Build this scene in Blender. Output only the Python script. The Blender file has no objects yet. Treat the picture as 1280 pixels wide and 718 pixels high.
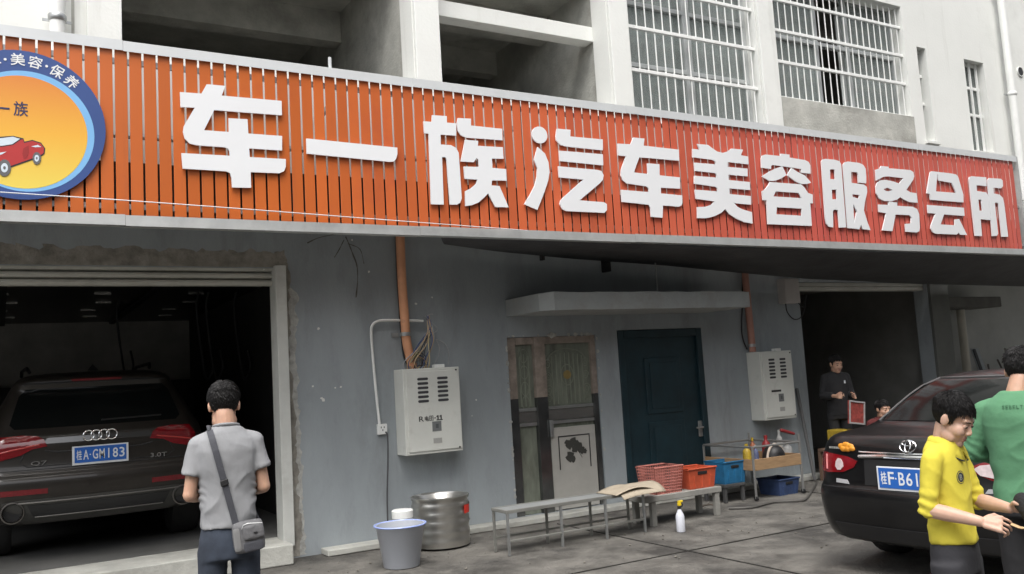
import bpy, bmesh, math, random
from mathutils import Vector, Matrix, noise
from mathutils.bvhtree import BVHTree
random.seed(7)
sc = bpy.context.scene
COL = sc.collection
rad = math.radians

# ------------------------------------------------------------------ camera
CAM_H, FPX = 1.6, 1100.0
yaw, pitch, roll = rad(30.4), rad(5.86), rad(-3.4)
FWD = Vector((math.sin(yaw) * math.cos(pitch), math.cos(yaw) * math.cos(pitch), math.sin(pitch)))
_r0 = Vector((math.cos(yaw), -math.sin(yaw), 0)); _u0 = _r0.cross(FWD)
RGT = _r0 * math.cos(roll) + _u0 * math.sin(roll)
UPV = -_r0 * math.sin(roll) + _u0 * math.cos(roll)
CAMLOC = Vector((0, 0, CAM_H))
cam = bpy.data.cameras.new('camera'); camo = bpy.data.objects.new('camera', cam); COL.objects.link(camo)
cam.sensor_width = 36; cam.sensor_fit = 'HORIZONTAL'; cam.lens = FPX / 1280 * 36
cam.clip_start = 0.05; cam.clip_end = 2000
mw = Matrix.Identity(4)
for i, v in enumerate((RGT, UPV, -FWD)):
    for j in range(3): mw[j][i] = v[j]
mw.translation = CAMLOC
camo.matrix_world = mw
sc.camera = camo

# ------------------------------------------------------------------ sky, sun, exposure (overcast)
SUN_EL, SUN_AZ = 62, 215          # the sun stands behind the camera, veiled by cloud
w = bpy.data.worlds.new('World'); sc.world = w; w.use_nodes = True
nt = w.node_tree; nt.nodes.clear()
sky = nt.nodes.new('ShaderNodeTexSky'); sky.sky_type = 'NISHITA'; sky.sun_disc = False
sky.sun_elevation = rad(SUN_EL); sky.sun_rotation = rad(SUN_AZ)
sky.air_density = 1.0; sky.dust_density = 5.0; sky.ozone_density = 1.0
hs = nt.nodes.new('ShaderNodeHueSaturation'); hs.inputs['Saturation'].default_value = 0.28
bg = nt.nodes.new('ShaderNodeBackground'); bg.inputs['Strength'].default_value = 0.135
wo = nt.nodes.new('ShaderNodeOutputWorld')
nt.links.new(sky.outputs[0], hs.inputs['Color']); nt.links.new(hs.outputs[0], bg.inputs['Color']); nt.links.new(bg.outputs[0], wo.inputs['Surface'])
sun = bpy.data.lights.new('sun', 'SUN'); sun.energy = 0.8; sun.angle = rad(40); sun.color = (1.0, 0.97, 0.92)
suno = bpy.data.objects.new('sun', sun); COL.objects.link(suno)
_az = rad(SUN_AZ)
_sd = Vector((math.sin(_az) * math.cos(rad(SUN_EL)), math.cos(_az) * math.cos(rad(SUN_EL)), math.sin(rad(SUN_EL))))
suno.rotation_euler = (-_sd).to_track_quat('-Z', 'Y').to_euler(); suno.location = (0, -5, 20)
sc.view_settings.view_transform = 'Standard'; sc.view_settings.look = 'None'
sc.view_settings.exposure = 1.2; sc.view_settings.gamma = 1.0
sc.render.engine = 'CYCLES'
sc.cycles.max_bounces = 7; sc.cycles.diffuse_bounces = 4; sc.cycles.glossy_bounces = 4; sc.cycles.transparent_max_bounces = 8
sc.cycles.use_denoising = True

# main planes (metres from the camera, facade runs along X)
S, U, W = 7.1, 8.1, 8.6         # sign, upper storey, ground-floor wall

def ray(px, py): return FWD + RGT * ((px - 640) / FPX) - UPV * ((py - 359) / FPX)
def at(px, py, Y): d = ray(px, py); return CAMLOC + d * (Y / d.y)
def atD(px, py, D): return CAMLOC + ray(px, py) * D
def AX(px, py, Y): return at(px, py, Y).x
def AZ(px, py, Y): return at(px, py, Y).z

# ------------------------------------------------------------------ materials
MATS = {}
def M(name, col, rough=0.6, metal=0.0, var=0.12, vs=2.5, bump=0.0, bs=80, spec=0.5, coat=0.0, dirt=None, ds=1.2, dlo=0.5, dhi=0.75, alpha=1.0, trans=0.0, sss=0.0, stretch=(1, 1, 1), rv=0.0, emit=None, streak=None):
    if name in MATS: return MATS[name]
    m = bpy.data.materials.new(name); m.use_nodes = True; t = m.node_tree; N = t.nodes; L = t.links
    b = N['Principled BSDF']
    g = N.new('ShaderNodeNewGeometry'); mp = N.new('ShaderNodeVectorMath'); mp.operation = 'MULTIPLY'; mp.inputs[1].default_value = stretch
    L.new(g.outputs['Position'], mp.inputs[0])
    n = N.new('ShaderNodeTexNoise'); n.inputs['Scale'].default_value = vs; n.inputs['Detail'].default_value = 7; n.inputs['Roughness'].default_value = 0.62
    L.new(mp.outputs[0], n.inputs['Vector'])
    r = N.new('ShaderNodeMapRange'); r.inputs[1].default_value = 0.3; r.inputs[2].default_value = 0.7
    L.new(n.outputs['Fac'], r.inputs[0])
    mx = N.new('ShaderNodeMix'); mx.data_type = 'RGBA'
    mx.inputs[6].default_value = (*[c * (1 - var) for c in col], 1); mx.inputs[7].default_value = (*[min(1, c * (1 + var)) for c in col], 1)
    L.new(r.outputs[0], mx.inputs[0]); out = mx.outputs[2]
    if dirt:
        n2 = N.new('ShaderNodeTexNoise'); n2.inputs['Scale'].default_value = ds; n2.inputs['Detail'].default_value = 9; n2.inputs['Roughness'].default_value = 0.7
        L.new(mp.outputs[0], n2.inputs['Vector'])
        r2 = N.new('ShaderNodeMapRange'); r2.inputs[1].default_value = dlo; r2.inputs[2].default_value = dhi; L.new(n2.outputs['Fac'], r2.inputs[0])
        m2 = N.new('ShaderNodeMix'); m2.data_type = 'RGBA'; L.new(r2.outputs[0], m2.inputs[0]); L.new(out, m2.inputs[6]); m2.inputs[7].default_value = (*dirt, 1); out = m2.outputs[2]
    if streak:      # (colour, scale, stretch, low, high): runs of rain dirt or scuffs
        v3 = N.new('ShaderNodeVectorMath'); v3.operation = 'MULTIPLY'; v3.inputs[1].default_value = streak[2]; L.new(g.outputs['Position'], v3.inputs[0])
        n3 = N.new('ShaderNodeTexNoise'); n3.inputs['Scale'].default_value = streak[1]; n3.inputs['Detail'].default_value = 8; n3.inputs['Roughness'].default_value = .65; L.new(v3.outputs[0], n3.inputs['Vector'])
        r4 = N.new('ShaderNodeMapRange'); r4.inputs[1].default_value = streak[3]; r4.inputs[2].default_value = streak[4]; r4.inputs[4].default_value = .75; L.new(n3.outputs['Fac'], r4.inputs[0])
        m4 = N.new('ShaderNodeMix'); m4.data_type = 'RGBA'; L.new(r4.outputs[0], m4.inputs[0]); L.new(out, m4.inputs[6]); m4.inputs[7].default_value = (*streak[0], 1); out = m4.outputs[2]
    L.new(out, b.inputs['Base Color'])
    b.inputs['Metallic'].default_value = metal; b.inputs['Roughness'].default_value = rough
    if rv:
        r3 = N.new('ShaderNodeMapRange'); r3.inputs[3].default_value = max(0.02, rough - rv); r3.inputs[4].default_value = min(1, rough + rv); r3.inputs[1].default_value = .3; r3.inputs[2].default_value = .7
        L.new(n.outputs['Fac'], r3.inputs[0]); L.new(r3.outputs[0], b.inputs['Roughness'])
    b.inputs['Specular IOR Level'].default_value = spec; b.inputs['Coat Weight'].default_value = coat
    if trans: b.inputs['Transmission Weight'].default_value = trans
    if alpha < 1: b.inputs['Alpha'].default_value = alpha
    if sss: b.inputs['Subsurface Weight'].default_value = sss; b.inputs['Subsurface Radius'].default_value = (0.01, 0.004, 0.002)
    if emit: b.inputs['Emission Color'].default_value = (*emit[0], 1); b.inputs['Emission Strength'].default_value = emit[1]
    if bump:
        nb = N.new('ShaderNodeTexNoise'); nb.inputs['Scale'].default_value = bs; nb.inputs['Detail'].default_value = 6; L.new(mp.outputs[0], nb.inputs['Vector'])
        bp = N.new('ShaderNodeBump'); bp.inputs['Strength'].default_value = bump; bp.inputs['Distance'].default_value = 0.02; L.new(nb.outputs['Fac'], bp.inputs['Height']); L.new(bp.outputs[0], b.inputs['Normal'])
    MATS[name] = m; return m

white_wall = M('white_wall_paint', (.74, .75, .72), .8, var=.05, vs=.8, bump=.12, bs=30, dirt=(.56, .57, .54), ds=.7, dlo=.56, dhi=.85, streak=((.52, .52, .48), 1.0, (5, 5, .35), .56, .82))
grey_wall = M('grey_blue_wall_paint', (.305, .335, .352), .85, var=.10, vs=1.6, bump=.15, bs=40, dirt=(.20, .215, .22), ds=1.7, dlo=.5, dhi=.85, stretch=(1.6, 1, .55), streak=((.20, .21, .21), 1.0, (3.2, 3, .45), .56, .8))
plaster = M('exposed_plaster', (.26, .245, .215), .95, var=.35, vs=9, bump=.6, bs=40)
plaster_light = M('chipped_plaster_edge', (.40, .40, .375), .95, var=.3, vs=14, bump=.5, bs=60)
concrete = M('raw_concrete', (.42, .42, .385), .92, var=.25, vs=2.2, bump=.35, bs=35, dirt=(.24, .235, .21), ds=1.4, dlo=.5, dhi=.75)
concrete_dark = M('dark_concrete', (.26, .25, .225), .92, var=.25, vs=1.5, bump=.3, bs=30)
ground_m = M('ground_concrete', (.125, .118, .105), .75, var=.35, vs=3.5, bump=.6, bs=45, dirt=(.045, .042, .038), ds=1.1, dlo=.46, dhi=.62, rv=.25)
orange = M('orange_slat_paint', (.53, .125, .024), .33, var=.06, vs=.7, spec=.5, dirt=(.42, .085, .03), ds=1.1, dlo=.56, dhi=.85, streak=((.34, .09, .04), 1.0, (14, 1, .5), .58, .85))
# lens glare put into the paint: slats redden from left to right
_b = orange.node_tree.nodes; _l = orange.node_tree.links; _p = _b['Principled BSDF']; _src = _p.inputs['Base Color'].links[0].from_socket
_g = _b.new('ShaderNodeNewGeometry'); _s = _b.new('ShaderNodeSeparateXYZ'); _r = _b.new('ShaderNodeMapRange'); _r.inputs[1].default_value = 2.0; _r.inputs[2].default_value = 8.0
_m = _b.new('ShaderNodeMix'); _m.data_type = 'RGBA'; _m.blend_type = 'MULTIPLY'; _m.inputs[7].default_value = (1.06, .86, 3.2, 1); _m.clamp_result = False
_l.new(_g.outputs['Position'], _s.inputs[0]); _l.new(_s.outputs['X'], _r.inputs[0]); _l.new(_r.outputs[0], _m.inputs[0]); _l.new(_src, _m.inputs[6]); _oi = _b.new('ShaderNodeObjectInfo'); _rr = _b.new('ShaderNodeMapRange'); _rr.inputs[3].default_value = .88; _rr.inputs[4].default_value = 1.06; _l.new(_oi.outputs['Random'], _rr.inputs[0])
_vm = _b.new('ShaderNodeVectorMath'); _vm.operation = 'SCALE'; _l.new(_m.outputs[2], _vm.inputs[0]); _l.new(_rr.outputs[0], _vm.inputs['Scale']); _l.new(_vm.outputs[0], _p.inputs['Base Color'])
alu = M('aluminium_rail', (.62, .63, .62), .42, metal=.55, var=.1, vs=6, dirt=(.45, .46, .45), ds=2, dlo=.5, dhi=.8)
alu_white = M('white_aluminium_rail', (.62, .64, .645), .4, metal=.1, var=.05, vs=5, dirt=(.62, .63, .62), ds=2.2, dlo=.55, dhi=.8)
acrylic = M('white_acrylic', (.76, .77, .785), .35, var=.02, vs=3, dirt=(.76, .77, .77), ds=2.5, dlo=.6, dhi=.85)
steel = M('galvanised_steel', (.42, .43, .43), .4, metal=.8, var=.15, vs=10)
white_pvc = M('white_pvc', (.76, .77, .75), .45, var=.06, vs=4, dirt=(.55, .55, .52), ds=3, dlo=.6, dhi=.85)
orange_pvc = M('orange_pipe_plastic', (.64, .31, .17), .5, var=.1, vs=5, dirt=(.38, .2, .13), ds=6, dlo=.55, dhi=.8)
pink_pvc = M('pinkish_pipe_plastic', (.42, .21, .16), .5, var=.1, vs=5)
box_paint = M('meter_box_paint', (.60, .61, .57), .5, var=.05, vs=3, dirt=(.45, .45, .41), ds=4, dlo=.58, dhi=.8)
black = M('black_plastic', (.015, .015, .016), .5, var=.1)
dark_slot = M('slot_shadow_gap', (.05, .05, .055), .8, var=.1)
white_bar = M('white_grille_paint', (.80, .81, .79), .45, var=.06, vs=8, dirt=(.55, .52, .47), ds=9, dlo=.62, dhi=.8)
glass_dark = M('window_glass', (.30, .34, .33), .08, var=.05, spec=.6, alpha=.45)
glass_shut = M('shut_window_glass', (.16, .17, .17), .1, var=.1, spec=.6)
curtain_m = M('grey_curtain', (.66, .69, .68), .9, var=.12, vs=4)
alu_frame = M('window_frame_aluminium', (.52, .54, .54), .4, metal=.4, var=.08)
tarp_m = M('black_tarpaulin', (.06, .06, .062), .65, var=.3, vs=3, bump=.4, bs=14)

# ------------------------------------------------------------------ mesh builder
class MB:
    def __init__(s): s.v = []; s.f = []
    def add(s, vs, fs):
        k = len(s.v); s.v += [Vector(v) for v in vs]; s.f += [tuple(i + k for i in f) for f in fs]; return s
    def box(s, x0, x1, y0, y1, z0, z1):
        return s.add([(x0, y0, z0), (x1, y0, z0), (x1, y1, z0), (x0, y1, z0), (x0, y0, z1), (x1, y0, z1), (x1, y1, z1), (x0, y1, z1)],
                     [(3, 2, 1, 0), (4, 5, 6, 7), (0, 1, 5, 4), (1, 2, 6, 5), (2, 3, 7, 6), (3, 0, 4, 7)])
    def obox(s, c, size, rot):
        x, y, z = [a / 2 for a in size]; c = Vector(c)
        return s.add([c + rot @ Vector(p) for p in ((-x, -y, -z), (x, -y, -z), (x, y, -z), (-x, y, -z), (-x, -y, z), (x, -y, z), (x, y, z), (-x, y, z))],
                     [(3, 2, 1, 0), (4, 5, 6, 7), (0, 1, 5, 4), (1, 2, 6, 5), (2, 3, 7, 6), (3, 0, 4, 7)])
    def tube(s, pts, r, seg=10, cap=True, flat=1.0):
        pts = [Vector(p) for p in pts]; n = len(pts)
        rs = r if isinstance(r, (list, tuple)) else [r] * n
        prev = None; vs = []; fs = []
        for i, p in enumerate(pts):
            d = (pts[min(i + 1, n - 1)] - pts[max(i - 1, 0)]).normalized()
            if prev is None:
                a = Vector((0, 0, 1)) if abs(d.z) < .9 else Vector((1, 0, 0))
                e1 = d.cross(a).normalized()
            else: e1 = (prev - d * prev.dot(d)).normalized()
            e2 = d.cross(e1); prev = e1
            for k in range(seg):
                t = 2 * math.pi * k / seg; vs.append(p + e1 * math.cos(t) * rs[i] + e2 * math.sin(t) * rs[i] * flat)
        for i in range(n - 1):
            for k in range(seg):
                a, b = i * seg + k, i * seg + (k + 1) % seg; fs.append((a, b, b + seg, a + seg))
        if cap: fs.append(tuple(range(seg - 1, -1, -1))); fs.append(tuple((n - 1) * seg + k for k in range(seg)))
        return s.add(vs, fs)
    def lathe(s, prof, c, seg=24, axis='Z', cap=True, rot=None):
        vs = []; fs = []; c = Vector(c)
        for r, h in prof:
            for k in range(seg):
                t = 2 * math.pi * k / seg; p = (r * math.cos(t), r * math.sin(t), h)
                if axis == 'Y': p = (p[0], h, p[1])
                elif axis == 'X': p = (h, p[0], p[1])
                p = Vector(p)
                vs.append(c + (rot @ p if rot else p))
        n = len(prof)
        for i in range(n - 1):
            for k in range(seg):
                a, b = i * seg + k, i * seg + (k + 1) % seg; fs.append((a, b, b + seg, a + seg))
        if cap: fs.append(tuple(range(seg - 1, -1, -1))); fs.append(tuple((n - 1) * seg + k for k in range(seg)))
        return s.add(vs, fs)
    def caps(s, p0, p1, r0, r1, seg=12):
        p0, p1 = Vector(p0), Vector(p1); d = (p1 - p0); d = d.normalized() if d.length > 1e-6 else Vector((0, 0, 1))
        pts = []; rs = []
        for a in (-80, -55, -28): pts.append(p0 + d * r0 * math.sin(rad(a))); rs.append(r0 * math.cos(rad(a)))
        pts.append(p0); rs.append(r0); pts.append(p1); rs.append(r1)
        for a in (28, 55, 80): pts.append(p1 + d * r1 * math.sin(rad(a))); rs.append(r1 * math.cos(rad(a)))
        return s.tube(pts, rs, seg)
    def ell(s, c, r, rot=None, n=14, m=10):
        c = Vector(c); vs = []; fs = []
        for i in range(1, m):
            ph = math.pi * i / m
            for k in range(n):
                t = 2 * math.pi * k / n
                p = Vector((r[0] * math.sin(ph) * math.cos(t), r[1] * math.sin(ph) * math.sin(t), r[2] * math.cos(ph)))
                vs.append(c + (rot @ p if rot else p))
        top = len(vs); p = Vector((0, 0, r[2])); vs.append(c + (rot @ p if rot else p)); vs.append(c - (rot @ p if rot else p))
        for i in range(m - 2):
            for k in range(n):
                a, b = i * n + k, i * n + (k + 1) % n; fs.append((a, a + n, b + n, b))
        for k in range(n):
            fs.append((top, k, (k + 1) % n)); fs.append((top + 1, (m - 2) * n + (k + 1) % n, (m - 2) * n + k))
        return s.add(vs, fs)
    def loft(s, rings, seg=28, e=2.3):
        vs = []; fs = []
        for (c, rx, ry) in rings:
            for k in range(seg):
                t = 2 * math.pi * k / seg; ct, st = math.cos(t), math.sin(t)
                vs.append(Vector(c) + Vector((rx * math.copysign(abs(ct) ** (2 / e), ct), ry * math.copysign(abs(st) ** (2 / e), st), 0)))
        n = len(rings)
        for i in range(n - 1):
            for k in range(seg):
                a, b = i * seg + k, i * seg + (k + 1) % seg; fs.append((a, b, b + seg, a + seg))
        fs.append(tuple(range(seg - 1, -1, -1))); fs.append(tuple((n - 1) * seg + k for k in range(seg)))
        return s.add(vs, fs)
    def xf(s, T): s.v = [T @ v for v in s.v]; return s
    def build(s, name, mat, parent=None, smooth=False, bevel=0.0, angle=40, pivot=None):
        return mkobj(name, s.v, s.f, mat, parent, smooth, bevel, angle)

WORLDLOC = {}
def mkobj(name, vs, fs, mat, parent=None, smooth=False, bevel=0.0, angle=40):
    lo = [min(v[i] for v in vs) for i in range(3)]; hi = [max(v[i] for v in vs) for i in range(3)]
    c = Vector(((lo[0] + hi[0]) / 2, (lo[1] + hi[1]) / 2, lo[2]))
    me = bpy.data.meshes.new(name); me.from_pydata([tuple(v - c) for v in vs], [], fs); me.update()
    if mat: me.materials.append(mat)
    o = bpy.data.objects.new(name, me); COL.objects.link(o)
    if smooth:
        me.shade_smooth() if hasattr(me, 'shade_smooth') else None
        if angle < 180: me.set_sharp_from_angle(angle=rad(angle))
    if bevel:
        md = o.modifiers.new('bevel', 'BEVEL'); md.width = bevel; md.segments = 2; md.limit_method = 'ANGLE'; md.angle_limit = rad(35)
    if parent is not None:
        o.parent = parent; o.location = c - WORLDLOC[parent.name]
    else: o.location = c
    WORLDLOC[o.name] = c
    return o
def mcopy(o, c, parent):          # a piece that shares its mesh with another
    n = o.copy(); COL.objects.link(n); n.parent = parent; WORLDLOC[n.name] = Vector(c)
    n.location = Vector(c) - (WORLDLOC[parent.name] if parent else Vector()); return n
def thing(name, loc, label, cat, group=None):
    o = bpy.data.objects.new(name, None); COL.objects.link(o); o.empty_display_size = .1; o.location = loc
    WORLDLOC[o.name] = Vector(loc); o['label'] = label; o['category'] = cat
    if group: o['group'] = group
    return o
def tag(o, label, cat, group=None):
    o['label'] = label; o['category'] = cat
    if group: o['group'] = group
    return o
def struct(o): o['kind'] = 'structure'; return o
def ev_mesh(o):
    dg = bpy.context.evaluated_depsgraph_get(); dg.update()
    oe = o.evaluated_get(dg); me = bpy.data.meshes.new_from_object(oe); mwx = oe.matrix_world.copy()
    vs = [mwx @ v.co for v in me.vertices]; fs = [tuple(p.vertices) for p in me.polygons]
    bpy.data.meshes.remove(me); return vs, fs
def poly2d(loops, t):             # filled outlines (with holes) as a plate t thick; returns verts (x, y, depth) and faces
    cu = bpy.data.curves.new('outline', 'CURVE'); cu.dimensions = '2D'; cu.fill_mode = 'BOTH'; cu.extrude = t / 2
    for lp in loops:
        sp = cu.splines.new('POLY'); sp.points.add(len(lp) - 1); sp.use_cyclic_u = True
        for p, q in zip(sp.points, lp): p.co = (q[0], q[1], 0, 1)
    o = bpy.data.objects.new('outline', cu); COL.objects.link(o); r = ev_mesh(o)
    bpy.data.objects.remove(o); bpy.data.curves.remove(cu); return r
def text2d(body, t=.001, offset=0.0):   # one line of writing, normalised to its own box: x,y in 0..1
    cu = bpy.data.curves.new('writing', 'FONT'); cu.body = body; cu.extrude = t / 2; cu.offset = offset; cu.resolution_u = 3
    o = bpy.data.objects.new('writing', cu); COL.objects.link(o); vs, fs = ev_mesh(o)
    bpy.data.objects.remove(o); bpy.data.curves.remove(cu)
    x0 = min(v.x for v in vs); x1 = max(v.x for v in vs); y0 = min(v.y for v in vs); y1 = max(v.y for v in vs)
    return [Vector(((v.x - x0) / (x1 - x0), (v.y - y0) / (y1 - y0), v.z)) for v in vs], fs
def write_rect(mb, body, fn, x0, x1, y0, y1, offset=0.0, t=.001):  # writing stretched into a rectangle; fn maps (x, y, depth) to the world
    vs, fs = text2d(body, t, offset)
    mb.add([fn(x0 + v.x * (x1 - x0), y0 + v.y * (y1 - y0), v.z) for v in vs], fs)
def remesh(mb, voxel, it=4, fac=.5, name='surface'):
    o = mkobj(name, mb.v, mb.f, None)
    md = o.modifiers.new('r', 'REMESH'); md.mode = 'VOXEL'; md.voxel_size = voxel; md.use_smooth_shade = True
    if it: sm = o.modifiers.new('s', 'SMOOTH'); sm.factor = fac; sm.iterations = it
    vs, fs = ev_mesh(o); me = o.data; bpy.data.objects.remove(o); bpy.data.meshes.remove(me)
    r = MB(); r.v = vs; r.f = fs; return r
def rounded(x0, x1, y0, y1, r, n=5):
    pts = []
    for cx, cy, a in ((x1 - r, y0 + r, -90), (x1 - r, y1 - r, 0), (x0 + r, y1 - r, 90), (x0 + r, y0 + r, 180)):
        for k in range(n + 1): t = rad(a + 90 * k / n); pts.append((cx + r * math.cos(t), cy + r * math.sin(t)))
    return pts
def wall_with_openings(mb, x0, x1, z0, z1, y0, y1, ops):
    xs = sorted({x0, x1, *[o[0] for o in ops], *[o[1] for o in ops]}); zs = sorted({z0, z1, *[o[2] for o in ops], *[o[3] for o in ops]})
    xs = [x for x in xs if x0 <= x <= x1]; zs = [z for z in zs if z0 <= z <= z1]
    solid = lambda i, k: 0 <= i < len(xs) - 1 and 0 <= k < len(zs) - 1 and not any(o[0] - 1e-6 <= xs[i] and xs[i + 1] <= o[1] + 1e-6 and o[2] - 1e-6 <= zs[k] and zs[k + 1] <= o[3] + 1e-6 for o in ops)
    for i in range(len(xs) - 1):
        for k in range(len(zs) - 1):
            if not solid(i, k): continue
            a, b, c, d = xs[i], xs[i + 1], zs[k], zs[k + 1]
            mb.add([(a, y0, c), (b, y0, c), (b, y0, d), (a, y0, d)], [(0, 1, 2, 3)])
            mb.add([(a, y1, c), (b, y1, c), (b, y1, d), (a, y1, d)], [(3, 2, 1, 0)])
            if not solid(i - 1, k): mb.add([(a, y0, c), (a, y1, c), (a, y1, d), (a, y0, d)], [(3, 2, 1, 0)])
            if not solid(i + 1, k): mb.add([(b, y0, c), (b, y1, c), (b, y1, d), (b, y0, d)], [(0, 1, 2, 3)])
            if not solid(i, k - 1): mb.add([(a, y0, c), (b, y0, c), (b, y1, c), (a, y1, c)], [(3, 2, 1, 0)])
            if not solid(i, k + 1): mb.add([(a, y0, d), (b, y0, d), (b, y1, d), (a, y1, d)], [(0, 1, 2, 3)])
    return mb
def arc(c, r, a0, a1, n=12): return [(c[0] + r * math.cos(rad(a0 + (a1 - a0) * k / n)), c[1] + r * math.sin(rad(a0 + (a1 - a0) * k / n))) for k in range(n + 1)]
def smoothline(pts, n=8):        # Catmull-Rom through the points
    P = [Vector(p) for p in pts]; P = [P[0] * 2 - P[1]] + P + [P[-1] * 2 - P[-2]]; out = []
    for i in range(1, len(P) - 2):
        for k in range(n):
            t = k / n; a, b, c, d = P[i - 1:i + 3]
            out.append(.5 * ((2 * b) + (c - a) * t + (2 * a - 5 * b + 4 * c - d) * t * t + (3 * b - a - 3 * c + d) * t ** 3))
    out.append(P[-2]); return out
# ------------------------------------------------------------------ ground
def make_ground():
    mb = MB(); n = 60; xs = [-200, -80, -30, -12] + [-8 + i * .8 for i in range(40)] + [30, 45, 80, 200]; ys = [-200, -60, -20, -6] + [-2 + i * .6 for i in range(22)] + [14, 30, 80, 200]
    vs = [(x, y, 0.006 * noise.noise(Vector((x * .7, y * .7, 3)))) for y in ys for x in xs]
    nx = len(xs); mb.add(vs, [(j * nx + i, j * nx + i + 1, (j + 1) * nx + i + 1, (j + 1) * nx + i) for j in range(len(ys) - 1) for i in range(nx - 1)])
    g = struct(mb.build('ground', ground_m, smooth=True)); jm = M('ground_joint_dirt', (.03, .028, .025), .95)
    for x_ in (-1.4, 1.9, 5.2, 8.5, 11.8): MB().box(x_ - .0035, x_ + .0035, -4, 8.2, -.004, .0095).build('slab_joint', jm, g)
    for y_ in (2.9, 6.1):
        for i in range(4): MB().box(-1.39 + 3.3 * i, 1.89 + 3.3 * i, y_ - .0035, y_ + .0035, -.004, .0095).build('slab_joint', jm, g)
    return g
make_ground()

# ------------------------------------------------------------------ unseen houses added behind the camera to block the low sky
def blocker_house(name, label, x0, x1, y1, h):
    t = thing(name, ((x0 + x1) / 2, y1 - 1, 0), label, 'building')
    ow = [(x_, x_ + 1.5, z_, z_ + 1.6) for x_ in [x0 + 1.2 + 3.2 * i for i in range(int((x1 - x0 - 2) / 3.2))] for z_ in [1.1 + 3.3 * k for k in range(int(h / 3.3))]]
    m = MB(); wall_with_openings(m, x0, x1, 0, h, y1 - .3, y1, ow); m.build('wall', M('blocker_tiles', (.20, .19, .17), .8, var=.2, vs=2), t)
    MB().box(x0 + .02, x1 - .02, y1 - .25, y1 - .2, .02, h - .02).build('window_glazing', glass_shut, t)
    MB().box(x0 + .01, x1 - .01, y1 - 9, y1 - .31, .01, h - .01).build('house_block', MATS['blocker_tiles'], t)
    MB().box(x0 - .2, x1 + .2, y1 - .7, y1 + .2, h, h + .3).build('parapet', concrete, t)
blocker_house('light_blocker_house', 'tall unseen house added behind the camera to block low sky light', 2.5, 40, -5.5, 17)
blocker_house('light_blocker_house', 'low unseen house added behind and left of the camera to shape the light', -26, 2.1, -7.5, 6.8)


# ------------------------------------------------------------------ the shop building
bld = thing('shop_building', (5, W, 0), 'white painted concrete building with grey-blue ground floor behind the orange sign', 'building')
GX1 = AX(348, 430, W); GZ = AZ(345, 335, W)                      # garage opening: right edge, head
D1 = (AX(638, 500, W), AX(750, 500, W), 0.06, AZ(690, 420.5, W))  # etched-glass door
D2 = (AX(777, 500, W), AX(883, 500, W), 0.06, AZ(823, 411.5, W))  # dark green door
B0, B1, BZ = AX(1009, 480, W), AX(1166, 430, W), AZ(1080, 353, W)  # right bay
PX1 = AX(1187, 420, W)                                            # right end of the ground floor
SOFF = (AZ(150, 200, U) + AZ(650, 232, U)) / 2
m = MB(); wall_with_openings(m, -7, PX1, 0, SOFF, W, W + .24, [(-4.6, GX1, 0, GZ), D1, D2, (B0, B1, 0, BZ)])
lower = m.build('ground_floor_wall', grey_wall, bld)
OPB = 1.6 + (AZ(640, 115, S) - 1.6) * U / S - .09
# upper storey: openings traced on its own plane
o1 = (AX(152, 25, U), AX(516, 50, U), OPB, 6.9)
o2 = (AX(549, 50, U), AX(761, 65, U), OPB, 6.9)
wa = (AX(786, 67, U), AX(948, 75, U), AZ(800, 143, U) - .25, 6.9)
wb = (AX(970, 79, U), AX(1133, 79, U), AZ(1005, 168, U) - .2, 6.9)
n1 = (AX(1152, 118, U), AX(1163, 118, U), AZ(1165, 177, U), AZ(1148, 59, U))
n2 = (AX(1211, 130, U), AX(1235, 130, U), AZ(1228, 190, U), AZ(1215, 76, U))
m = MB(); wall_with_openings(m, -7, 24, SOFF, 8.6, U, U + .3, [o1, o2, wa, wb, n1, n2])
m.build('upper_wall', white_wall, bld)
MB().box(-7, 24, U + .002, W + .3, SOFF - .14, SOFF - .002).build('floor_slab', concrete, bld)
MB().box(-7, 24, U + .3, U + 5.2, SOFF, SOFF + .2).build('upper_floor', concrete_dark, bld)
MB().box(-7, 24, U - .05, U + 5.2, 8.6, 8.8).build('roof_slab', concrete, bld)
# open unfinished rooms behind the two voids
CE = 6.35
MB().box(-7, o2[1] + .3, U + .3, U + 4.2, CE, CE + .15).build('room_ceiling', concrete, bld)
for x in (o1[0] - .5, o1[1] + .03, o2[1] + .03):
    MB().box(x, x + .2, U + .3, U + 4.2, SOFF + .2, CE).build('partition_wall', concrete, bld)
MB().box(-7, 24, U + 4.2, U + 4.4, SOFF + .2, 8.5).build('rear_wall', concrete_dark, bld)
for y in (U + 1.3, U + 2.7):
    MB().box(o1[1] + .24, o2[1] + .02, y, y + .22, CE - .34, CE - .002).build('ceiling_beam', concrete, bld)
MB().box(o1[0] - .3, o1[1] + .02, U + 2.2, U + 2.45, CE - .4, CE - .002).build('ceiling_beam', concrete, bld)
bz0, bz1 = AZ(640, 35, U + .3), AZ(640, 16, U + .3)
MB().box(o2[0] - .02, o2[1] + .02, U + .302, U + .5, bz0, bz1).build('cross_beam', white_wall, bld, bevel=.006)

# rendered shadow groove and grey strip beside the first void
MB().box(AX(91, 20, U) - .012, AX(91, 20, U) + .012, U - .004, U + .01, SOFF + .01, 8.55).build('wall_joint', concrete, bld)
MB().box(AX(108, 20, U), o1[0] - .004, U - .06, U - .002, SOFF + .3, 8.55).build('pilaster', white_wall, bld, bevel=.008)
for a, b_ in ((o1[1], o2[0]), (o2[1], wa[0]), (wa[1], wb[0])):
    MB().box(a + .01, b_ - .01, U - .05, U - .002, SOFF + .3, 8.55).build('pilaster', white_wall, bld, bevel=.008)

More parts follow.
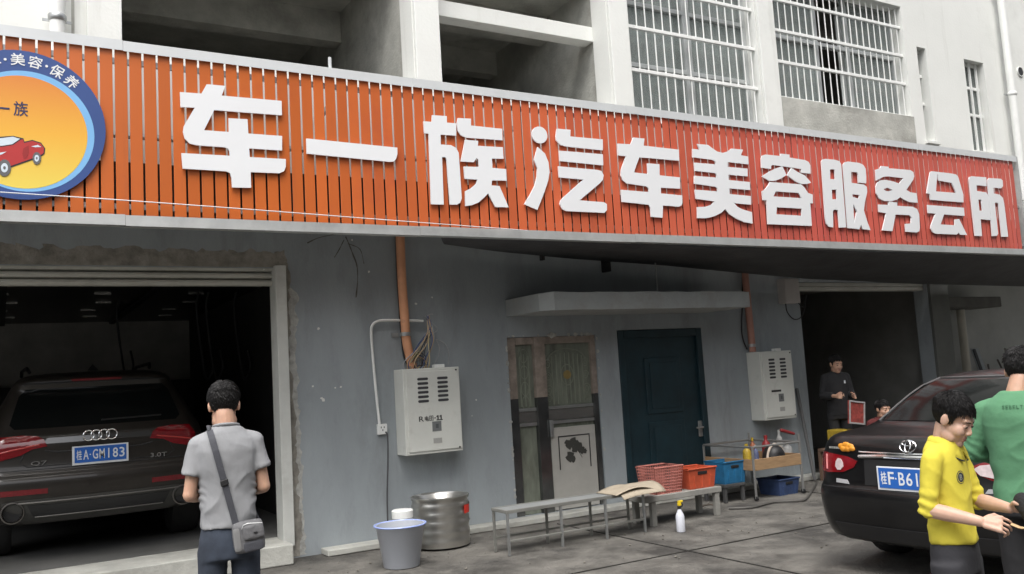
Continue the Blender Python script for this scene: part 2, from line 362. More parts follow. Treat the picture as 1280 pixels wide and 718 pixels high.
# ---- barred windows
def barred_window(op, name, bars, hz, sash, parapet=None, gap=None):
    x0, x1, z0, z1 = op
    wn = thing('window', ((x0 + x1) / 2, U, z0), '', ''); del wn['label'], wn['category']
    wn.parent = bld; wn.location = Vector(((x0 + x1) / 2, U, z0)) - WORLDLOC[bld.name]
    zb = z0 if parapet is None else parapet
    yg = U + .20
    spans = [(x0 + .002, x1 - .002)] if gap is None else [(x0 + .002, gap[0]), (gap[1], x1 - .002)]
    if gap is None: spans = [(x0 + .002, (x0 + x1) / 2 - .03), ((x0 + x1) / 2 + .03, x1 - .002)]
    for a_, b_ in spans:
        MB().box(a_, b_, yg + .02, yg + .026, zb + .03, z1 - .002).build('pane', glass_dark, wn)
        # curtain folds behind the glass
        mb = MB(); nx = max(12, int((b_ - a_) * 42)); vs = []; ph = random.random() * 6
        for z in (zb + .05, z1 - .05):
            for i in range(nx + 1): vs.append((a_ + .02 + (b_ - a_ - .04) * i / nx, yg + .12 + .045 * math.sin(i * 1.15 + ph) + .02 * math.sin(i * .37), z))
        mb.add(vs, [(i, i + 1, nx + 2 + i, nx + 1 + i) for i in range(nx)])
        mb.build('curtain', curtain_m, wn, smooth=True, angle=180)
    for x in sash: MB().box(x - .03, x + .03, yg - .02, yg + .045, zb + .002, z1 - .004).build('window_frame', alu_frame, wn, bevel=.004)
    for z in (zb + .03, zb + .95, zb + 1.75):
        if z < z1 - .1: MB().box(x0 + .004, x1 - .004, yg - .024, yg + .048, z - .028, z + .028).build('window_frame', alu_frame, wn, bevel=.004)
    yb = U + .06
    first = None; cnt = bars
    for i in range(cnt):
        x = x0 + (x1 - x0) * (i + .5) / cnt
        if first is None:
            first = MB().tube([(x, yb, zb + .01), (x, yb, z1 - .03)], .0085, 6).build('bar', white_bar, wn, smooth=True)
        else: mcopy(first, (x, yb, WORLDLOC[first.name].z), wn)
    for z in hz: MB().box(x0 + .003, x1 - .003, yb - .018, yb + .018, z - .022, z + .022).build('bar', white_bar, wn, bevel=.004)
    return wn
zz = [AZ(855, 46, U + .06), AZ(865, 99, U + .06), AZ(865, 99, U + .06) * 2 - AZ(855, 46, U + .06) if False else AZ(830, -8, U + .06)]
barred_window(wa, 'a', 16, [zz[0], zz[1], zz[0] * 2 - zz[1], zz[0] * 3 - 2 * zz[1]], [wa[0] + .03, wa[0] + .50 * (wa[1] - wa[0]), wa[0] + .53 * (wa[1] - wa[0]), wa[1] - .03])
pb = AZ(1045, 133, U + .06)
h1 = AZ(1048, 54, U + .06); h2 = AZ(1050, 91, U + .06)
barred_window(wb, 'b', 21, [pb, h2, h1, h1 * 2 - h2, h1 * 3 - 2 * h2], [wb[0] + .03, wb[0] + .38 * (wb[1] - wb[0]), wb[0] + .62 * (wb[1] - wb[0]), wb[1] - .03], parapet=pb, gap=(wb[0] + .40 * (wb[1] - wb[0]), wb[0] + .60 * (wb[1] - wb[0])))
# rough grey parapet below the second barred window
mb = MB(); nx, nz = 26, 8; vs = []
for k in range(nz + 1):
    for i in range(nx + 1):
        x = wb[0] - .005 + (wb[1] - wb[0] + .03) * i / nx; z = wb[2] + .02 + (pb - .03 - wb[2]) * k / nz
        vs.append((x, U - .012 + .006 * noise.noise(Vector((x * 5, z * 5, 1))), z + (.03 * noise.noise(Vector((x * 3, 4, 0))) if k == 0 else 0)))
n_ = len(vs); vs += [(v[0], U + .16, v[2]) for v in vs]
fs = [(k * (nx + 1) + i, k * (nx + 1) + i + 1, (k + 1) * (nx + 1) + i + 1, (k + 1) * (nx + 1) + i) for k in range(nz) for i in range(nx)]
fs += [(nz * (nx + 1) + i, nz * (nx + 1) + i + 1, n_ + nz * (nx + 1) + i + 1, n_ + nz * (nx + 1) + i) for i in range(nx)]
fs += [(k * (nx + 1) + nx, n_ + k * (nx + 1) + nx, n_ + (k + 1) * (nx + 1) + nx, (k + 1) * (nx + 1) + nx) for k in range(nz)]
mb.add(vs, fs); mb.build('parapet', concrete, bld)
# two narrow windows
for op, nb in ((n1, 1), (n2, 3)):
    x0, x1, z0, z1 = op; h = z1 - z0
    wn = bpy.data.objects.new('narrow_window', None); COL.objects.link(wn); wn.parent = bld; c = Vector(((x0 + x1) / 2, U, z0)); WORLDLOC[wn.name] = c; wn.location = c - WORLDLOC[bld.name]
    MB().box(x0 + .002, x1 - .002, U + .15, U + .156, z0 + .002, z1 - .002).build('pane', glass_dark, wn)
    for f in (.0, .42, .73, 1.0):
        z = z0 + .03 + (h - .06) * f
        MB().box(x0 + .003, x1 - .003, U + .11, U + .148, z - .022, z + .022).build('window_frame', white_bar, wn)
    for i in range(nb):
        x = x0 + (x1 - x0) * (i + .5) / nb if nb > 1 else x0 + .02
        MB().box(x - .014, x + .014, U + .08, U + .108, z0 + .004, z1 - .004).build('bar', white_bar, wn)
    MB().box(x0 - .04, x1 + .06, U - .05, U - .002, z0 - .05, z0 - .004).build('window_sill', white_wall, wn, bevel=.004)
MB().lathe([(.075, -.02), (.085, -.02), (.085, .05), (.075, .05)], (AX(1274.5, 90, U), U, AZ(1274.5, 90, U)), 20, 'Y', cap=False).build('vent_ring', white_pvc, bld, smooth=True)
MB().lathe([(.074, -.012), (.074, .0)], (AX(1274.5, 90, U), U - .005, AZ(1274.5, 90, U)), 20, 'Y').build('vent_opening', black, bld)

# ---- drain pipes on the upper wall
def drain(px, py, r, label, zc, name='drain_pipe'):
    x = AX(px, py, U); t = thing(name, (x, U - r - .03, SOFF), label, 'pipe')
    MB().tube([(x, U - r - .07, SOFF + .3), (x, U - r - .07, 8.5)], r, 16).build('pipe', white_pvc, t, smooth=True)
    for z in zc:
        MB().lathe([(r + .004, -.03), (r + .012, -.02), (r + .012, .02), (r + .004, .03)], (x, U - r - .07, z), 16).build('bracket', steel if len(zc) == 1 else white_pvc, t, smooth=True)
        MB().box(x - r - .05, x + r + .05, U - .06, U - .052, z - .012, z + .012).build('bracket_strap', steel, t)
drain(70.5, 20, .06, 'white plastic drain pipe at the left above the round emblem', [AZ(70, 23, U - .12)])
drain(1252, 90, .06, 'white plastic drain pipe right of the narrow windows', [AZ(1261, 117, U - .12), AZ(1252, 40, U) + .6])

# ---- plaster damage round the garage opening
def jagged(pts_in, pts_out, y, name, mat, th=.004, parent=bld):
    """closed band between two polylines (x, z), edges made uneven"""
    def rough(pl, amp):
        out = []
        for (a, b), (c, d) in zip(pl[:-1], pl[1:]):
            n = max(2, int(math.hypot(c - a, d - b) / .035))
            for k in range(n):
                t = k / n; x, z = a + (c - a) * t, b + (d - b) * t
                out.append((x + amp * noise.noise(Vector((x * 9, z * 9, 5))) + amp * .5 * noise.noise(Vector((x * 27, z * 27, 5))), z + amp * noise.noise(Vector((x * 9, z * 9, 9))) + amp * .5 * noise.noise(Vector((x * 25, z * 25, 2)))))
        out.append(pl[-1]); return out
    loop = list(pts_in) + rough(pts_out[::-1], .05)
    vs, fs = poly2d([loop], th)
    mb = MB(); mb.add([(v.x, y - th / 2 - v.z, v.y) for v in vs], [f[::-1] for f in fs]); return mb.build(name, mat, parent)
topz = AZ(200, 312, W)
jagged([(-4.6, GZ + .004), (GX1 + .02, GZ + .004), (GX1 + .02, 0.02)], [(-4.6, topz + .02), (GX1 + .1, topz), (GX1 + .14, GZ - .1), (GX1 + .10, 1.9), (GX1 + .15, 1.2), (GX1 + .15, .02)], W, 'exposed_plaster', plaster)
jagged([(GX1 + .02, GZ - .1), (GX1 + .02, .02)], [(GX1 + .20, GZ - .25), (GX1 + .16, 1.9), (GX1 + .19, 1.35), (GX1 + .19, .6), (GX1 + .20, .02)], W + .002, 'chipped_paint_edge', plaster_light, .003)
# paint chips on the grey wall
mb = MB()
for px, py, s in ((398, 411, .016), (402, 498, .014), (391, 483, .012), (426, 484, .011), (419, 485, .009), (461, 340, .012), (595, 500, .012), (590, 520, .006), (404, 500, .02), (520, 380, .014), (440, 300, .014), (330, 337, .01), (540, 372, .01)):
    p = at(px, py, W); pts = [(p.x + s * (.7 + .6 * random.random()) * math.cos(k * 1.05), p.z + s * (.6 + .6 * random.random()) * math.sin(k * 1.05)) for k in range(6)]
    mb.add([(a, W - .003, b) for a, b in pts] + [(a, W + .001, b) for a, b in pts], [tuple(range(6))] + [(k, 6 + k, 6 + (k + 1) % 6, (k + 1) % 6) for k in range(6)])
pc = mb.build('paint_chips', M('bare_white_chip', (.7, .7, .67), .9), bld); pc['kind'] = 'stuff'

# hairline cracks and old cable scars under the sign
for pts, r_ in (([(432, 296), (436, 305), (441, 318), (446, 332), (447, 350), (445, 372)], .010), ([(384, 304), (400, 297), (430, 291)], .008), ([(430, 300), (424, 312), (418, 322)], .007), ([(436, 305), (450, 312), (455, 330)], .006)):
    P_ = smoothline([at(a, b, W - .001) for a, b in pts], 5)
    mb = MB(); rr_ = [r_ * (.35 + .65 * random.random()) for _ in P_]; mb.tube(P_, rr_, 6); mb.v = [Vector((v.x, W - .0015 + (v.y - W) * .08, v.z)) for v in mb.v]
    mb.build('wall_crack', M('crack_dirt', (.11, .105, .095), .95, var=.3, vs=20), bld)
# ---- roller shutter head and guide rail
shut = bpy.data.objects.new('roller_shutter', None); COL.objects.link(shut); shut.parent = bld; WORLDLOC[shut.name] = Vector((0, W, 2.4)); shut.location = WORLDLOC[shut.name] - WORLDLOC[bld.name]
shut_m = M('shutter_paint', (.50, .50, .45), .5, var=.07, vs=4, dirt=(.36, .35, .3), ds=3, dlo=.5, dhi=.8)
zt = AZ(170, 330, W + .06); zbt = AZ(170, 358, W + .06); hh = (zt - zbt) / 3
for i in range(3):
    z0 = zbt + hh * i
    mb = MB(); prof = [(W + .10, z0 + .004), (W + .055, z0 + .012), (W + .045, z0 + hh * .5), (W + .055, z0 + hh - .012), (W + .10, z0 + hh - .004)]
    vs = [(x, y, z) for x in (-4.55, GX1 - .01) for y, z in prof]; mb.add(vs, [(k, k + 5, k + 6, k + 1) for k in range(4)] + [(0, 1, 2, 3, 4), (9, 8, 7, 6, 5), (0, 4, 9, 5)]); mb.build('slat', shut_m, shut, smooth=True)
MB().box(-4.55, GX1 - .01, W + .11, W + .22, zbt + .02, GZ + .1).build('shutter_case', shut_m, shut)
gx0, gx1 = AX(344, 345, W - .06), AX(357.5, 345, W - .06)
MB().box(gx0, gx1, W - .07, W + .16, 0.13, AZ(350, 332, W - .06)).build('guide_rail', M('guide_rail_paint', (.56, .57, .54), .55, var=.08, vs=4, dirt=(.42, .42, .39), ds=3, dlo=.5, dhi=.8), shut, bevel=.006)

# ---- garage interior
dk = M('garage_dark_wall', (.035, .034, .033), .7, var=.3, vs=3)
MB().box(-4.9, GX1 + .6, W + .24, 15.5, .13, .19).build('garage_floor', M('garage_floor_paint', (.12, .12, .115), .6, var=.3, vs=1.5), bld)
MB().box(-4.6, GX1 - .002, W - .3, W + .24, .003, .186).build('garage_threshold', concrete, bld, bevel=.01)
GC = GZ + .06
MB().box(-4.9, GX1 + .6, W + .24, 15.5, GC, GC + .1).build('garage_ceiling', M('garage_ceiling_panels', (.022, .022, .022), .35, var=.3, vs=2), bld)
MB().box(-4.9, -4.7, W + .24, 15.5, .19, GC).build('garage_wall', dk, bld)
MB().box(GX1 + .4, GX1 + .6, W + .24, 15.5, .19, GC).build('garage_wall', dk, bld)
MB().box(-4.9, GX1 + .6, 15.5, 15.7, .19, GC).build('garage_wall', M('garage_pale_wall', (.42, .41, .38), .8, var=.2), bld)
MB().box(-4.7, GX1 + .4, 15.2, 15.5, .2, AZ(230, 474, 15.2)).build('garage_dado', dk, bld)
strip = M('ceiling_strip_metal', (.6, .6, .58), .25, metal=.9)
f0 = None
for r_ in range(6):
    for c_ in range(7):
        x = -4.2 + c_ * 1.05 + .1 * (r_ % 2); y = 9.3 + r_ * 1.0
        if f0 is None: f0 = MB().box(x - .09, x + .09, y - .012, y + .012, GC - .022, GC - .002).build('ceiling_clip', strip, bld)
        else: mcopy(f0, (x, y, WORLDLOC[f0.name].z), bld)
for i, xx in enumerate((-3.2, -1.6, 0.0, 1.5)):
    MB().box(xx, xx + .07, W + .3, 15.2, GC - .06, GC - .024).build('ceiling_rail', black, bld)
p = at(313, 455, 14.6)
MB().box(p.x - .05, p.x + .05, 14.6, 14.7, .19, GC).build('garage_post', M('pale_post', (.35, .35, .33), .6), bld)

# ---- right bay: shutter head, red inner wall, grey inner wall
z0b = AZ(1080, 364, W + .08)
for i in range(2):
    h_ = (BZ - z0b) / 2
    MB().box(B0 + .003, B1 - .003, W + .06, W + .2, z0b + i * h_ + .004, z0b + (i + 1) * h_ - .002).build('bay_shutter_slat', shut_m, bld, bevel=.008)
MB().box(B0 - .4, PX1 + .1, W + .24, 13.2, BZ + .1, BZ + .2).build('bay_ceiling', concrete_dark, bld)
MB().box(B0 - .4, B0 - .2, W + .24, 13.2, 0.01, BZ + .1).build('bay_wall', M('bay_red_wall', (.11, .035, .03), .7, var=.25, vs=2), bld)
MB().box(B0 - .2, B1 + .9, 13.0, 13.2, 0.01, BZ + .1).build('bay_wall', M('bay_grey_wall', (.20, .20, .185), .85, var=.15), bld)
MB().box(B1 + .26, B1 + .46, W + .24, 13.0, 0.01, BZ + .1).build('bay_wall', MATS['bay_grey_wall'], bld)
xr0, xr1 = AX(1004, 440, 12.9), AX(1086, 440, 12.9)
MB().box(xr0 - .4, xr1, 12.9, 12.99, 0.01, AZ(1050, 388, 12.9)).build('bay_inner_door', MATS['bay_red_wall'], bld, bevel=.01)
MB().box(xr1 + .004, xr1 + .18, 12.86, 12.99, 0.01, AZ(1060, 386, 12.9) + .1).build('bay_door_frame', M('bay_door_trim', (.17, .13, .09), .6), bld)
MB().box(B1 + .004, PX1 + .006, W - .05, W - .004, .01, SOFF - .16).build('bay_pillar', M('pillar_dark_render', (.13, .135, .125), .85, var=.15), bld)

# ---- concrete ledge over the doors
YF = W - .8
lx0, lx1 = AX(681, 378, YF), AX(937, 374, YF); lz1, lz0 = AZ(800, 365, YF), AZ(800, 386, YF)
mb = MB(); nx = 60; top = []; bot = []
pl = [(lx0 - .02, W - .002), (lx0, YF + .12), (lx0 + .12, YF)] + [(lx0 + .12 + (lx1 - lx0 - .12) * i / nx, YF) for i in range(1, nx + 1)] + [(lx1, W - .002)]
n_ = len(pl)
vs = [(x, y, lz0 + .004 * noise.noise(Vector((x * 4, y, 0)))) for x, y in pl] + [(x, y, lz1 + .012 * noise.noise(Vector((x * 6, y, 7)))) for x, y in pl]
mb.add(vs, [tuple(range(n_ - 1, -1, -1)), tuple(range(n_, 2 * n_))] + [(i, (i + 1) % n_, n_ + (i + 1) % n_, n_ + i) for i in range(n_)])
mb.build('door_ledge', M('ledge_paint', (.31, .325, .32), .85, var=.1, vs=3, bump=.2, bs=30, dirt=(.27, .26, .24), ds=2.5, dlo=.5, dhi=.75), bld)
xr = AX(820, 340, W - .4)
MB().tube([(xr, W - .4, lz1), (xr, W - .4, SOFF - .13)], .009, 6).build('ledge_hanger_rod', steel, bld, smooth=True)
p = at(754, 335, W); MB().box(p.x - .03, p.x + .03, W - .12, W - .002, p.z - .06, p.z + .1).build('wall_bracket', black, bld, bevel=.004)
p = at(676, 323, W); MB().box(p.x - .02, p.x + .02, W - .06, W - .002, p.z - .03, p.z + .03).build('wall_bracket', black, bld, bevel=.004)
# lower plinth step along the doors
MB().box(GX1 + .35, B0 - .01, W - .22, W - .003, .004, .06).build('door_step', concrete, bld, bevel=.008)

# ---- etched glass door with side leaf
def child_empty(name, loc, parent, label=None):
    o = bpy.data.objects.new(name, None); COL.objects.link(o); o.parent = parent; WORLDLOC[o.name] = Vector(loc); o.location = Vector(loc) - WORLDLOC[parent.name]
    if label: o['label'] = label
    return o
film = M('brown_protective_film', (.27, .225, .19), .5, var=.35, vs=9, dirt=(.36, .33, .28), ds=16, dlo=.62, dhi=.72)
blk = M('black_steel_polish', (.16, .165, .165), .2, metal=.8, var=.3, vs=6)
brushed = M('brushed_steel_panel', (.42, .41, .39), .25, metal=.85, var=.2, vs=8, stretch=(1, 1, 8))
etched = M('etched_green_glass', (.17, .185, .15), .2, var=.35, vs=10, stretch=(1, 1, .3), spec=.5)
stone_p = M('pale_etched_panel', (.40, .39, .36), .5, var=.08, vs=5)
d1 = child_empty('door', ((D1[0] + D1[1]) / 2, W, 0.06), bld, 'etched glass door with brown film on its frame')
x0, x1, zb_, zt_ = D1; wd = x1 - x0; ht = zt_ - zb_
fx = lambda u: x0 + wd * u
fz = lambda y: zt_ - (zt_ + .0) * (y - 30) / 768
ya, yb2 = W + .02, W + .12
split = fz(290)
def post(u0, u1, yo=0.0):
    MB().box(fx(u0), fx(u1), ya - yo, yb2, split + .001, zt_ - .002).build('frame_post', film, d1, bevel=.004)
    MB().box(fx(u0), fx(u1), ya - yo, yb2, zb_ + .002, split - .001).build('frame_post', blk, d1, bevel=.004)
post(.002, .095); post(.29, .41, .015); post(.94, .998)
MB().box(fx(.097), fx(.288), ya, yb2, zt_ - .085, zt_ - .004).build('frame_head', film, d1); MB().box(fx(.412), fx(.938), ya, yb2, zt_ - .085, zt_ - .004).build('frame_head', film, d1)
for (u0, u1) in ((.097, .288), (.412, .938)):
    MB().box(fx(u0), fx(u1), ya + .04, ya + .05, zb_ + .004, zt_ - .087).build('pane', etched, d1)
    n_ = 3 if u0 < .2 else 8
    for i in range(n_):     # pressed vertical ribs of the glass
        u = u0 + (u1 - u0) * (.12 + .76 * (i + .5) / n_)
        MB().tube([(fx(u), ya + .038, fz(325)), (fx(u), ya + .038, fz(120 - 18 * math.sin(math.pi * (i + .5) / n_)))], .008, 6).build('glass_rib', M('glass_rib', (.21, .23, .18), .3), d1, smooth=True)
    MB().box(fx(u0) , fx(u1), ya + .01, ya + .036, fz(345), fz(332)).build('rail', steel, d1, bevel=.003)
    MB().box(fx(u0), fx(u1), ya + .014, ya + .036, fz(392), fz(347)).build('rail_panel', brushed, d1)
    MB().box(fx(u0), fx(u1), ya + .01, ya + .036, fz(408), fz(394)).build('rail', steel, d1, bevel=.003)
MB().lathe([(.055, 0), (.05, -.01), (.02, -.018)], (fx(.67), ya + .04, fz(200)), 16, 'Y').build('glass_boss', M('brass_boss', (.35, .26, .10), .4, metal=.5), d1, smooth=True)
MB().tube([(fx(.67) + .26 * math.cos(rad(a)), ya + .037, fz(135) + .13 * math.sin(rad(a))) for a in range(0, 181, 12)], .008, 6).build('glass_arch', MATS['glass_rib'], d1, smooth=True)
rb_ = MATS['glass_rib']
for sx in (-1, 1):      # cast scrollwork on the glass
    for zc_, rr_ in ((fz(150), .05), (fz(205), .045), (fz(265), .055), (fz(300), .035)):
        cx_ = fx(.67) + sx * wd * .215
        MB().tube([(cx_ + rr_ * (1 - k / 22) * math.cos(k * .62 * sx), ya + .037, zc_ + rr_ * 1.25 * (1 - k / 22) * math.sin(k * .62)) for k in range(20)], .005, 5).build('glass_scroll', rb_, d1, smooth=True)
MB().tube([(fx(.67) + .085 * math.cos(2 * math.pi * k / 24), ya + .037, fz(200) + .12 * math.sin(2 * math.pi * k / 24)) for k in range(25)], .006, 5).build('glass_medallion', rb_, d1, smooth=True)
for zc_ in (fz(110), fz(180), fz(250), fz(310)):
    MB().tube([(fx(.192) + .05 * math.cos(2 * math.pi * k / 20), ya + .037, zc_ + .075 * math.sin(2 * math.pi * k / 20)) for k in range(21)], .005, 5).build('glass_scroll', rb_, d1, smooth=True)
MB().box(fx(.42), fx(.93), ya + .002, ya + .036, zb_ + .01, fz(425)).build('lower_panel', stone_p, d1, bevel=.004)
a0, a1, b0, b1 = fx(.50), fx(.86), fz(605), fz(462)
for bx_ in ((a0, a1, b1 - .012, b1), (a0, a0 + .012, b0, b1 - .013), (a1 - .012, a1, b0, b1 - .013)): MB().box(bx_[0], bx_[1], ya - .003, ya + .001, bx_[2], bx_[3]).build('panel_border', black, d1)
mb = MB()
for (cx, cz, r) in ((.35, .72, .055), (.48, .80, .05), (.60, .66, .06), (.72, .52, .045), (.34, .36, .06), (.42, .28, .04), (.5, .58, .045), (.82, .48, .03), (.27, .78, .035)):
    pts = [(a0 + (a1 - a0) * cx + r * (.65 + .5 * abs(math.sin(k * 1.9 + cx * 9))) * math.cos(k * .524), b0 + (b1 - b0) * cz + r * (.65 + .5 * abs(math.sin(k * 1.9 + cx * 9))) * math.sin(k * .524)) for k in range(12)]
    dy = random.random() * .0008
    mb.add([(a, ya - .0025 - dy, b) for a, b in pts] + [(a, ya + .001, b) for a, b in pts], [tuple(range(12))] + [(k, 12 + k, 12 + (k + 1) % 12, (k + 1) % 12) for k in range(12)])
mb.tube([(a0 + (a1 - a0) * .58, ya - .002, b0 + .55 * (b1 - b0)), (a0 + (a1 - a0) * .72, ya - .002, b0 + .3 * (b1 - b0))], .003, 5)
mb.build('flower_motif', M('flower_motif_ink', (.045, .045, .04), .6), d1)
MB().box(fx(.40), fx(.435), ya - .05, ya - .022, fz(460), fz(390)).build('handle', steel, d1, bevel=.006)
MB().box(D1[0], D1[1], ya + .13, ya + .14, .07, D1[3]).build('door_backing', black, d1)
# ragged mortar round the door frame
mb = MB()
for i in range(70):
    t = random.random() * 3
    if t < 1: x, z = x0 - .012, zb_ + ht * (random.random() * .9 + .1)
    elif t < 2: x, z = x0 + wd * random.random(), zt_ + .012
    else: x, z = x1 + .012, zb_ + ht * (random.random() * .8 + .2)
    s = .008 + .02 * random.random() ** 2; mb.ell((x, W - .002, z), (s, .006, s * (.6 + random.random())), n=6, m=4)
o = mb.build('frame_mortar', plaster_light, d1); o['kind'] = 'stuff'

# ---- dark green door
tealm = M('dark_green_door_paint', (.009, .028, .037), .5, var=.3, vs=4, bump=.08, bs=20)
d2 = child_empty('door', ((D2[0] + D2[1]) / 2, W, .06), bld, 'dark green panelled door')
x0, x1, zb_, zt_ = D2; wd = x1 - x0
MB().box(x0 + .003, x1 - .003, W + .03, W + .08, zb_ + .003, zt_ - .003).build('leaf', tealm, d2)
for u0, u1 in ((.0, .07), (.93, 1.0)): MB().box(x0 + wd * u0 + .004, x0 + wd * u1 - .004, W - .012, W + .028, zb_ + .004, zt_ - .006).build('frame_post', tealm, d2, bevel=.006)
MB().box(x0 + wd * .07, x1 - wd * .07, W - .01, W + .028, zt_ - .1, zt_ - .008).build('frame_head', tealm, d2, bevel=.006)
for z0_, z1_ in ((1.05, 1.74), (.25, .95)):
    for u0, u1 in ((.30, .72),):
        MB().box(x0 + wd * u0, x0 + wd * u1, W + .012, W + .028, z0_, z1_).build('raised_panel', tealm, d2, bevel=.01)
        MB().box(x0 + wd * (u0 + .05), x0 + wd * (u1 - .05), W + .0, W + .011, z0_ + .06, z1_ - .06).build('raised_panel', tealm, d2, bevel=.008)
p = at(877, 536, W)
MB().box(p.x - .035, p.x + .035, W + .012, W + .028, p.z - .1, p.z + .1).build('handle_plate', steel, d2, bevel=.008)
MB().tube([(p.x, W + .01, p.z + .02), (p.x, W - .035, p.z + .02), (p.x - .11, W - .035, p.z + .02)], .011, 8).build('handle', steel, d2, smooth=True)
MB().box(D2[0], D2[1], W + .1, W + .11, .07, D2[3]).build('door_backing', black, d2)

# ---- neighbouring yard right of the pillar
yard = thing('yard_wall', (16, 12, 0), 'pale rendered yard wall with a concrete ledge beyond the dark pillar', 'wall')
YB = 11.5
MB().box(PX1 + .62, 30, YB, YB + .25, .01, 3.2).build('wall', M('yard_wall_render', (.44, .455, .44), .85, var=.12, vs=1.5), yard)
z1_, z0_ = AZ(1230, 371, YB - .7), AZ(1230, 384, YB - .7)
MB().box(AX(1184, 378, YB - .7), AX(1252, 378, YB - .7), YB - .7, YB - .002, z0_, z1_).build('ledge', M('yard_ledge_concrete', (.13, .13, .12), .9, var=.25), yard, bevel=.02)
x = AX(1205, 430, YB - .2)
t = thing('yard_drain_pipe', (x, YB - .2, 0), 'thick cream drain pipe on the yard wall past the pillar', 'pipe')
MB().tube([(x, YB - .2, .01), (x, YB - .2, z0_ - .01)], .085, 16).build('pipe', M('cream_pvc', (.55, .53, .46), .5, var=.08), t, smooth=True)
MB().lathe([(.088, -.06), (.098, -.05), (.098, .05), (.088, .06)], (x, YB - .2, 1.1), 16).build('socket', MATS['cream_pvc'], t, smooth=True)
p0 = at(1232, 475, YB - .35); p1 = at(1218, 436, YB - .1); dpl = (p1 - p0).normalized()
t = thing('leaning_plank', (p0.x, p0.y, 0), 'pale blue-white plank leaning on the yard wall', 'plank')
rot = dpl.to_track_quat('Z', 'X').to_matrix(); p0b = p1 - dpl * (p1.z / dpl.z)
MB().obox((p0b + p1) / 2, (.03, .16, (p1 - p0b).length), rot).build('board', M('pale_plank', (.5, .55, .58), .6), t)
MB().obox((p0b + p1) / 2 - Vector((.06, .02, 0)), (.04, .05, (p1 - p0b).length * .98), rot).build('batten', M('dark_batten', (.10, .11, .12), .7), t)
# scrap branches
t = thing('scrap_wood', (AX(1262, 460, YB - .4), YB - .4, 0), 'bare sticks leaning in the yard behind the black car', 'sticks')
for a, b_ in (((1270, 475), (1256, 436)), ((1258, 476), (1247, 450)), ((1250, 476), (1266, 448)), ((1238, 476), (1235, 456))):
    q0, q1 = at(*a, YB - .5), at(*b_, YB - .1); d_ = (q1 - q0); q0 = q1 - d_ * (q1.z / d_.z) if d_.z > .1 else q0
    MB().tube(smoothline([q0, (q0 + q1) / 2 + Vector((.04, 0, .03)), q1], 4), .02, 6).build('stick', M('scrap_stick', (.14, .13, .12), .9), t)
# ------------------------------------------------------------------ the shop sign
ZT, ZB = (AZ(0, 34, S) + AZ(640, 115, S) + AZ(960, 155, S)) / 3, (AZ(0, 275, S) + AZ(640, 297, S) + AZ(1120, 316, S)) / 3
SX0, SX1 = -1.6, AX(1276, 262, S)
sign = thing('shop_sign', ((SX0 + SX1) / 2, S, ZB), 'long orange slatted shop sign with white Chinese characters', 'sign')
g1 = AX(142.4, 120, S); g2 = (AX(855 / 3.99, 120, S) - g1) / 4; pitch_ = g2
rail_h = .082; ZM = AZ(160, 168, S)
zs0, zs1 = ZB + rail_h - .01, ZT - rail_h + .01
sw = pitch_ * .85
def slat_mesh(x, w_):
    mb = MB(); t = .0015; d = .007
    outer = [(x - w_ / 2, S + d), (x - w_ / 2, S + .002), (x - w_ / 2 + .002, S), (x + w_ / 2 - .002, S), (x + w_ / 2, S + .002), (x + w_ / 2, S + d)]
    inner = [(x + w_ / 2 - t, S + d), (x + w_ / 2 - t, S + t + .001), (x - w_ / 2 + t, S + t + .001), (x - w_ / 2 + t, S + d)]
    lp = outer + inner; n = len(lp)
    mb.add([(a, b, zs0) for a, b in lp] + [(a, b, zs1) for a, b in lp], [(i, (i + 1) % n, n + (i + 1) % n, n + i) for i in range(n)])
    return mb
k0 = math.ceil((SX0 + .06 - (g1 + pitch_ / 2)) / pitch_); x = g1 + pitch_ / 2 + k0 * pitch_
first = None; clips = MB()
while x < SX1 - .03:
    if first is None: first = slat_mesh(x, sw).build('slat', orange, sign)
    else:
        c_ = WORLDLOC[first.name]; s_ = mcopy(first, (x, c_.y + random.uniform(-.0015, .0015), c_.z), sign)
    clips.box(x - pitch_ / 2 - .006, x - pitch_ / 2 + .006, S + .006, S + .016, ZM - .012, ZM + .01)
    x += pitch_
o = clips.build('slat_clips', steel, sign); o['kind'] = 'stuff'
# carrier tubes, posts and brackets behind the slats
for z in (zs0 + .08, ZM, zs1 - .08): MB().box(SX0, SX1, S + .02, S + .06, z - .02, z + .02).build('carrier_tube', steel, sign)
xx = SX0 + .3
while xx < SX1:
    MB().box(xx - .02, xx + .02, S + .062, S + .102, ZB + .01, ZT - .01).build('sign_post', steel, sign)
    MB().box(xx - .02, xx + .02, S + .104, S + .518, SOFF + .35, SOFF + .39).build('sign_arm', steel, sign); MB().box(xx - .02, xx + .02, S + .526, U - .004, SOFF + .35, SOFF + .39).build('sign_arm', steel, sign)
    xx += 1.9
# sheets added behind the slats: galvanised dulls the upper gaps, black darkens the lower
MB().box(SX0 + .01, SX1 - .01, S + .52, S + .524, (AZ(150, 202, S + .52) + AZ(650, 236, S + .52)) / 2 - .1, ZT + .05).build('back_sheet', M('grey_back_sheet', (.50, .49, .47), .6, metal=.2, var=.15, vs=5, stretch=(6, 1, .4)), sign)
MB().box(SX0 + .01, SX1 - .01, S + .13, S + .134, ZB + .02, (AZ(150, 202, S + .13) + AZ(650, 236, S + .13)) / 2).build('back_sheet', M('black_back_sheet', (.03, .026, .024), .7, var=.3), sign)
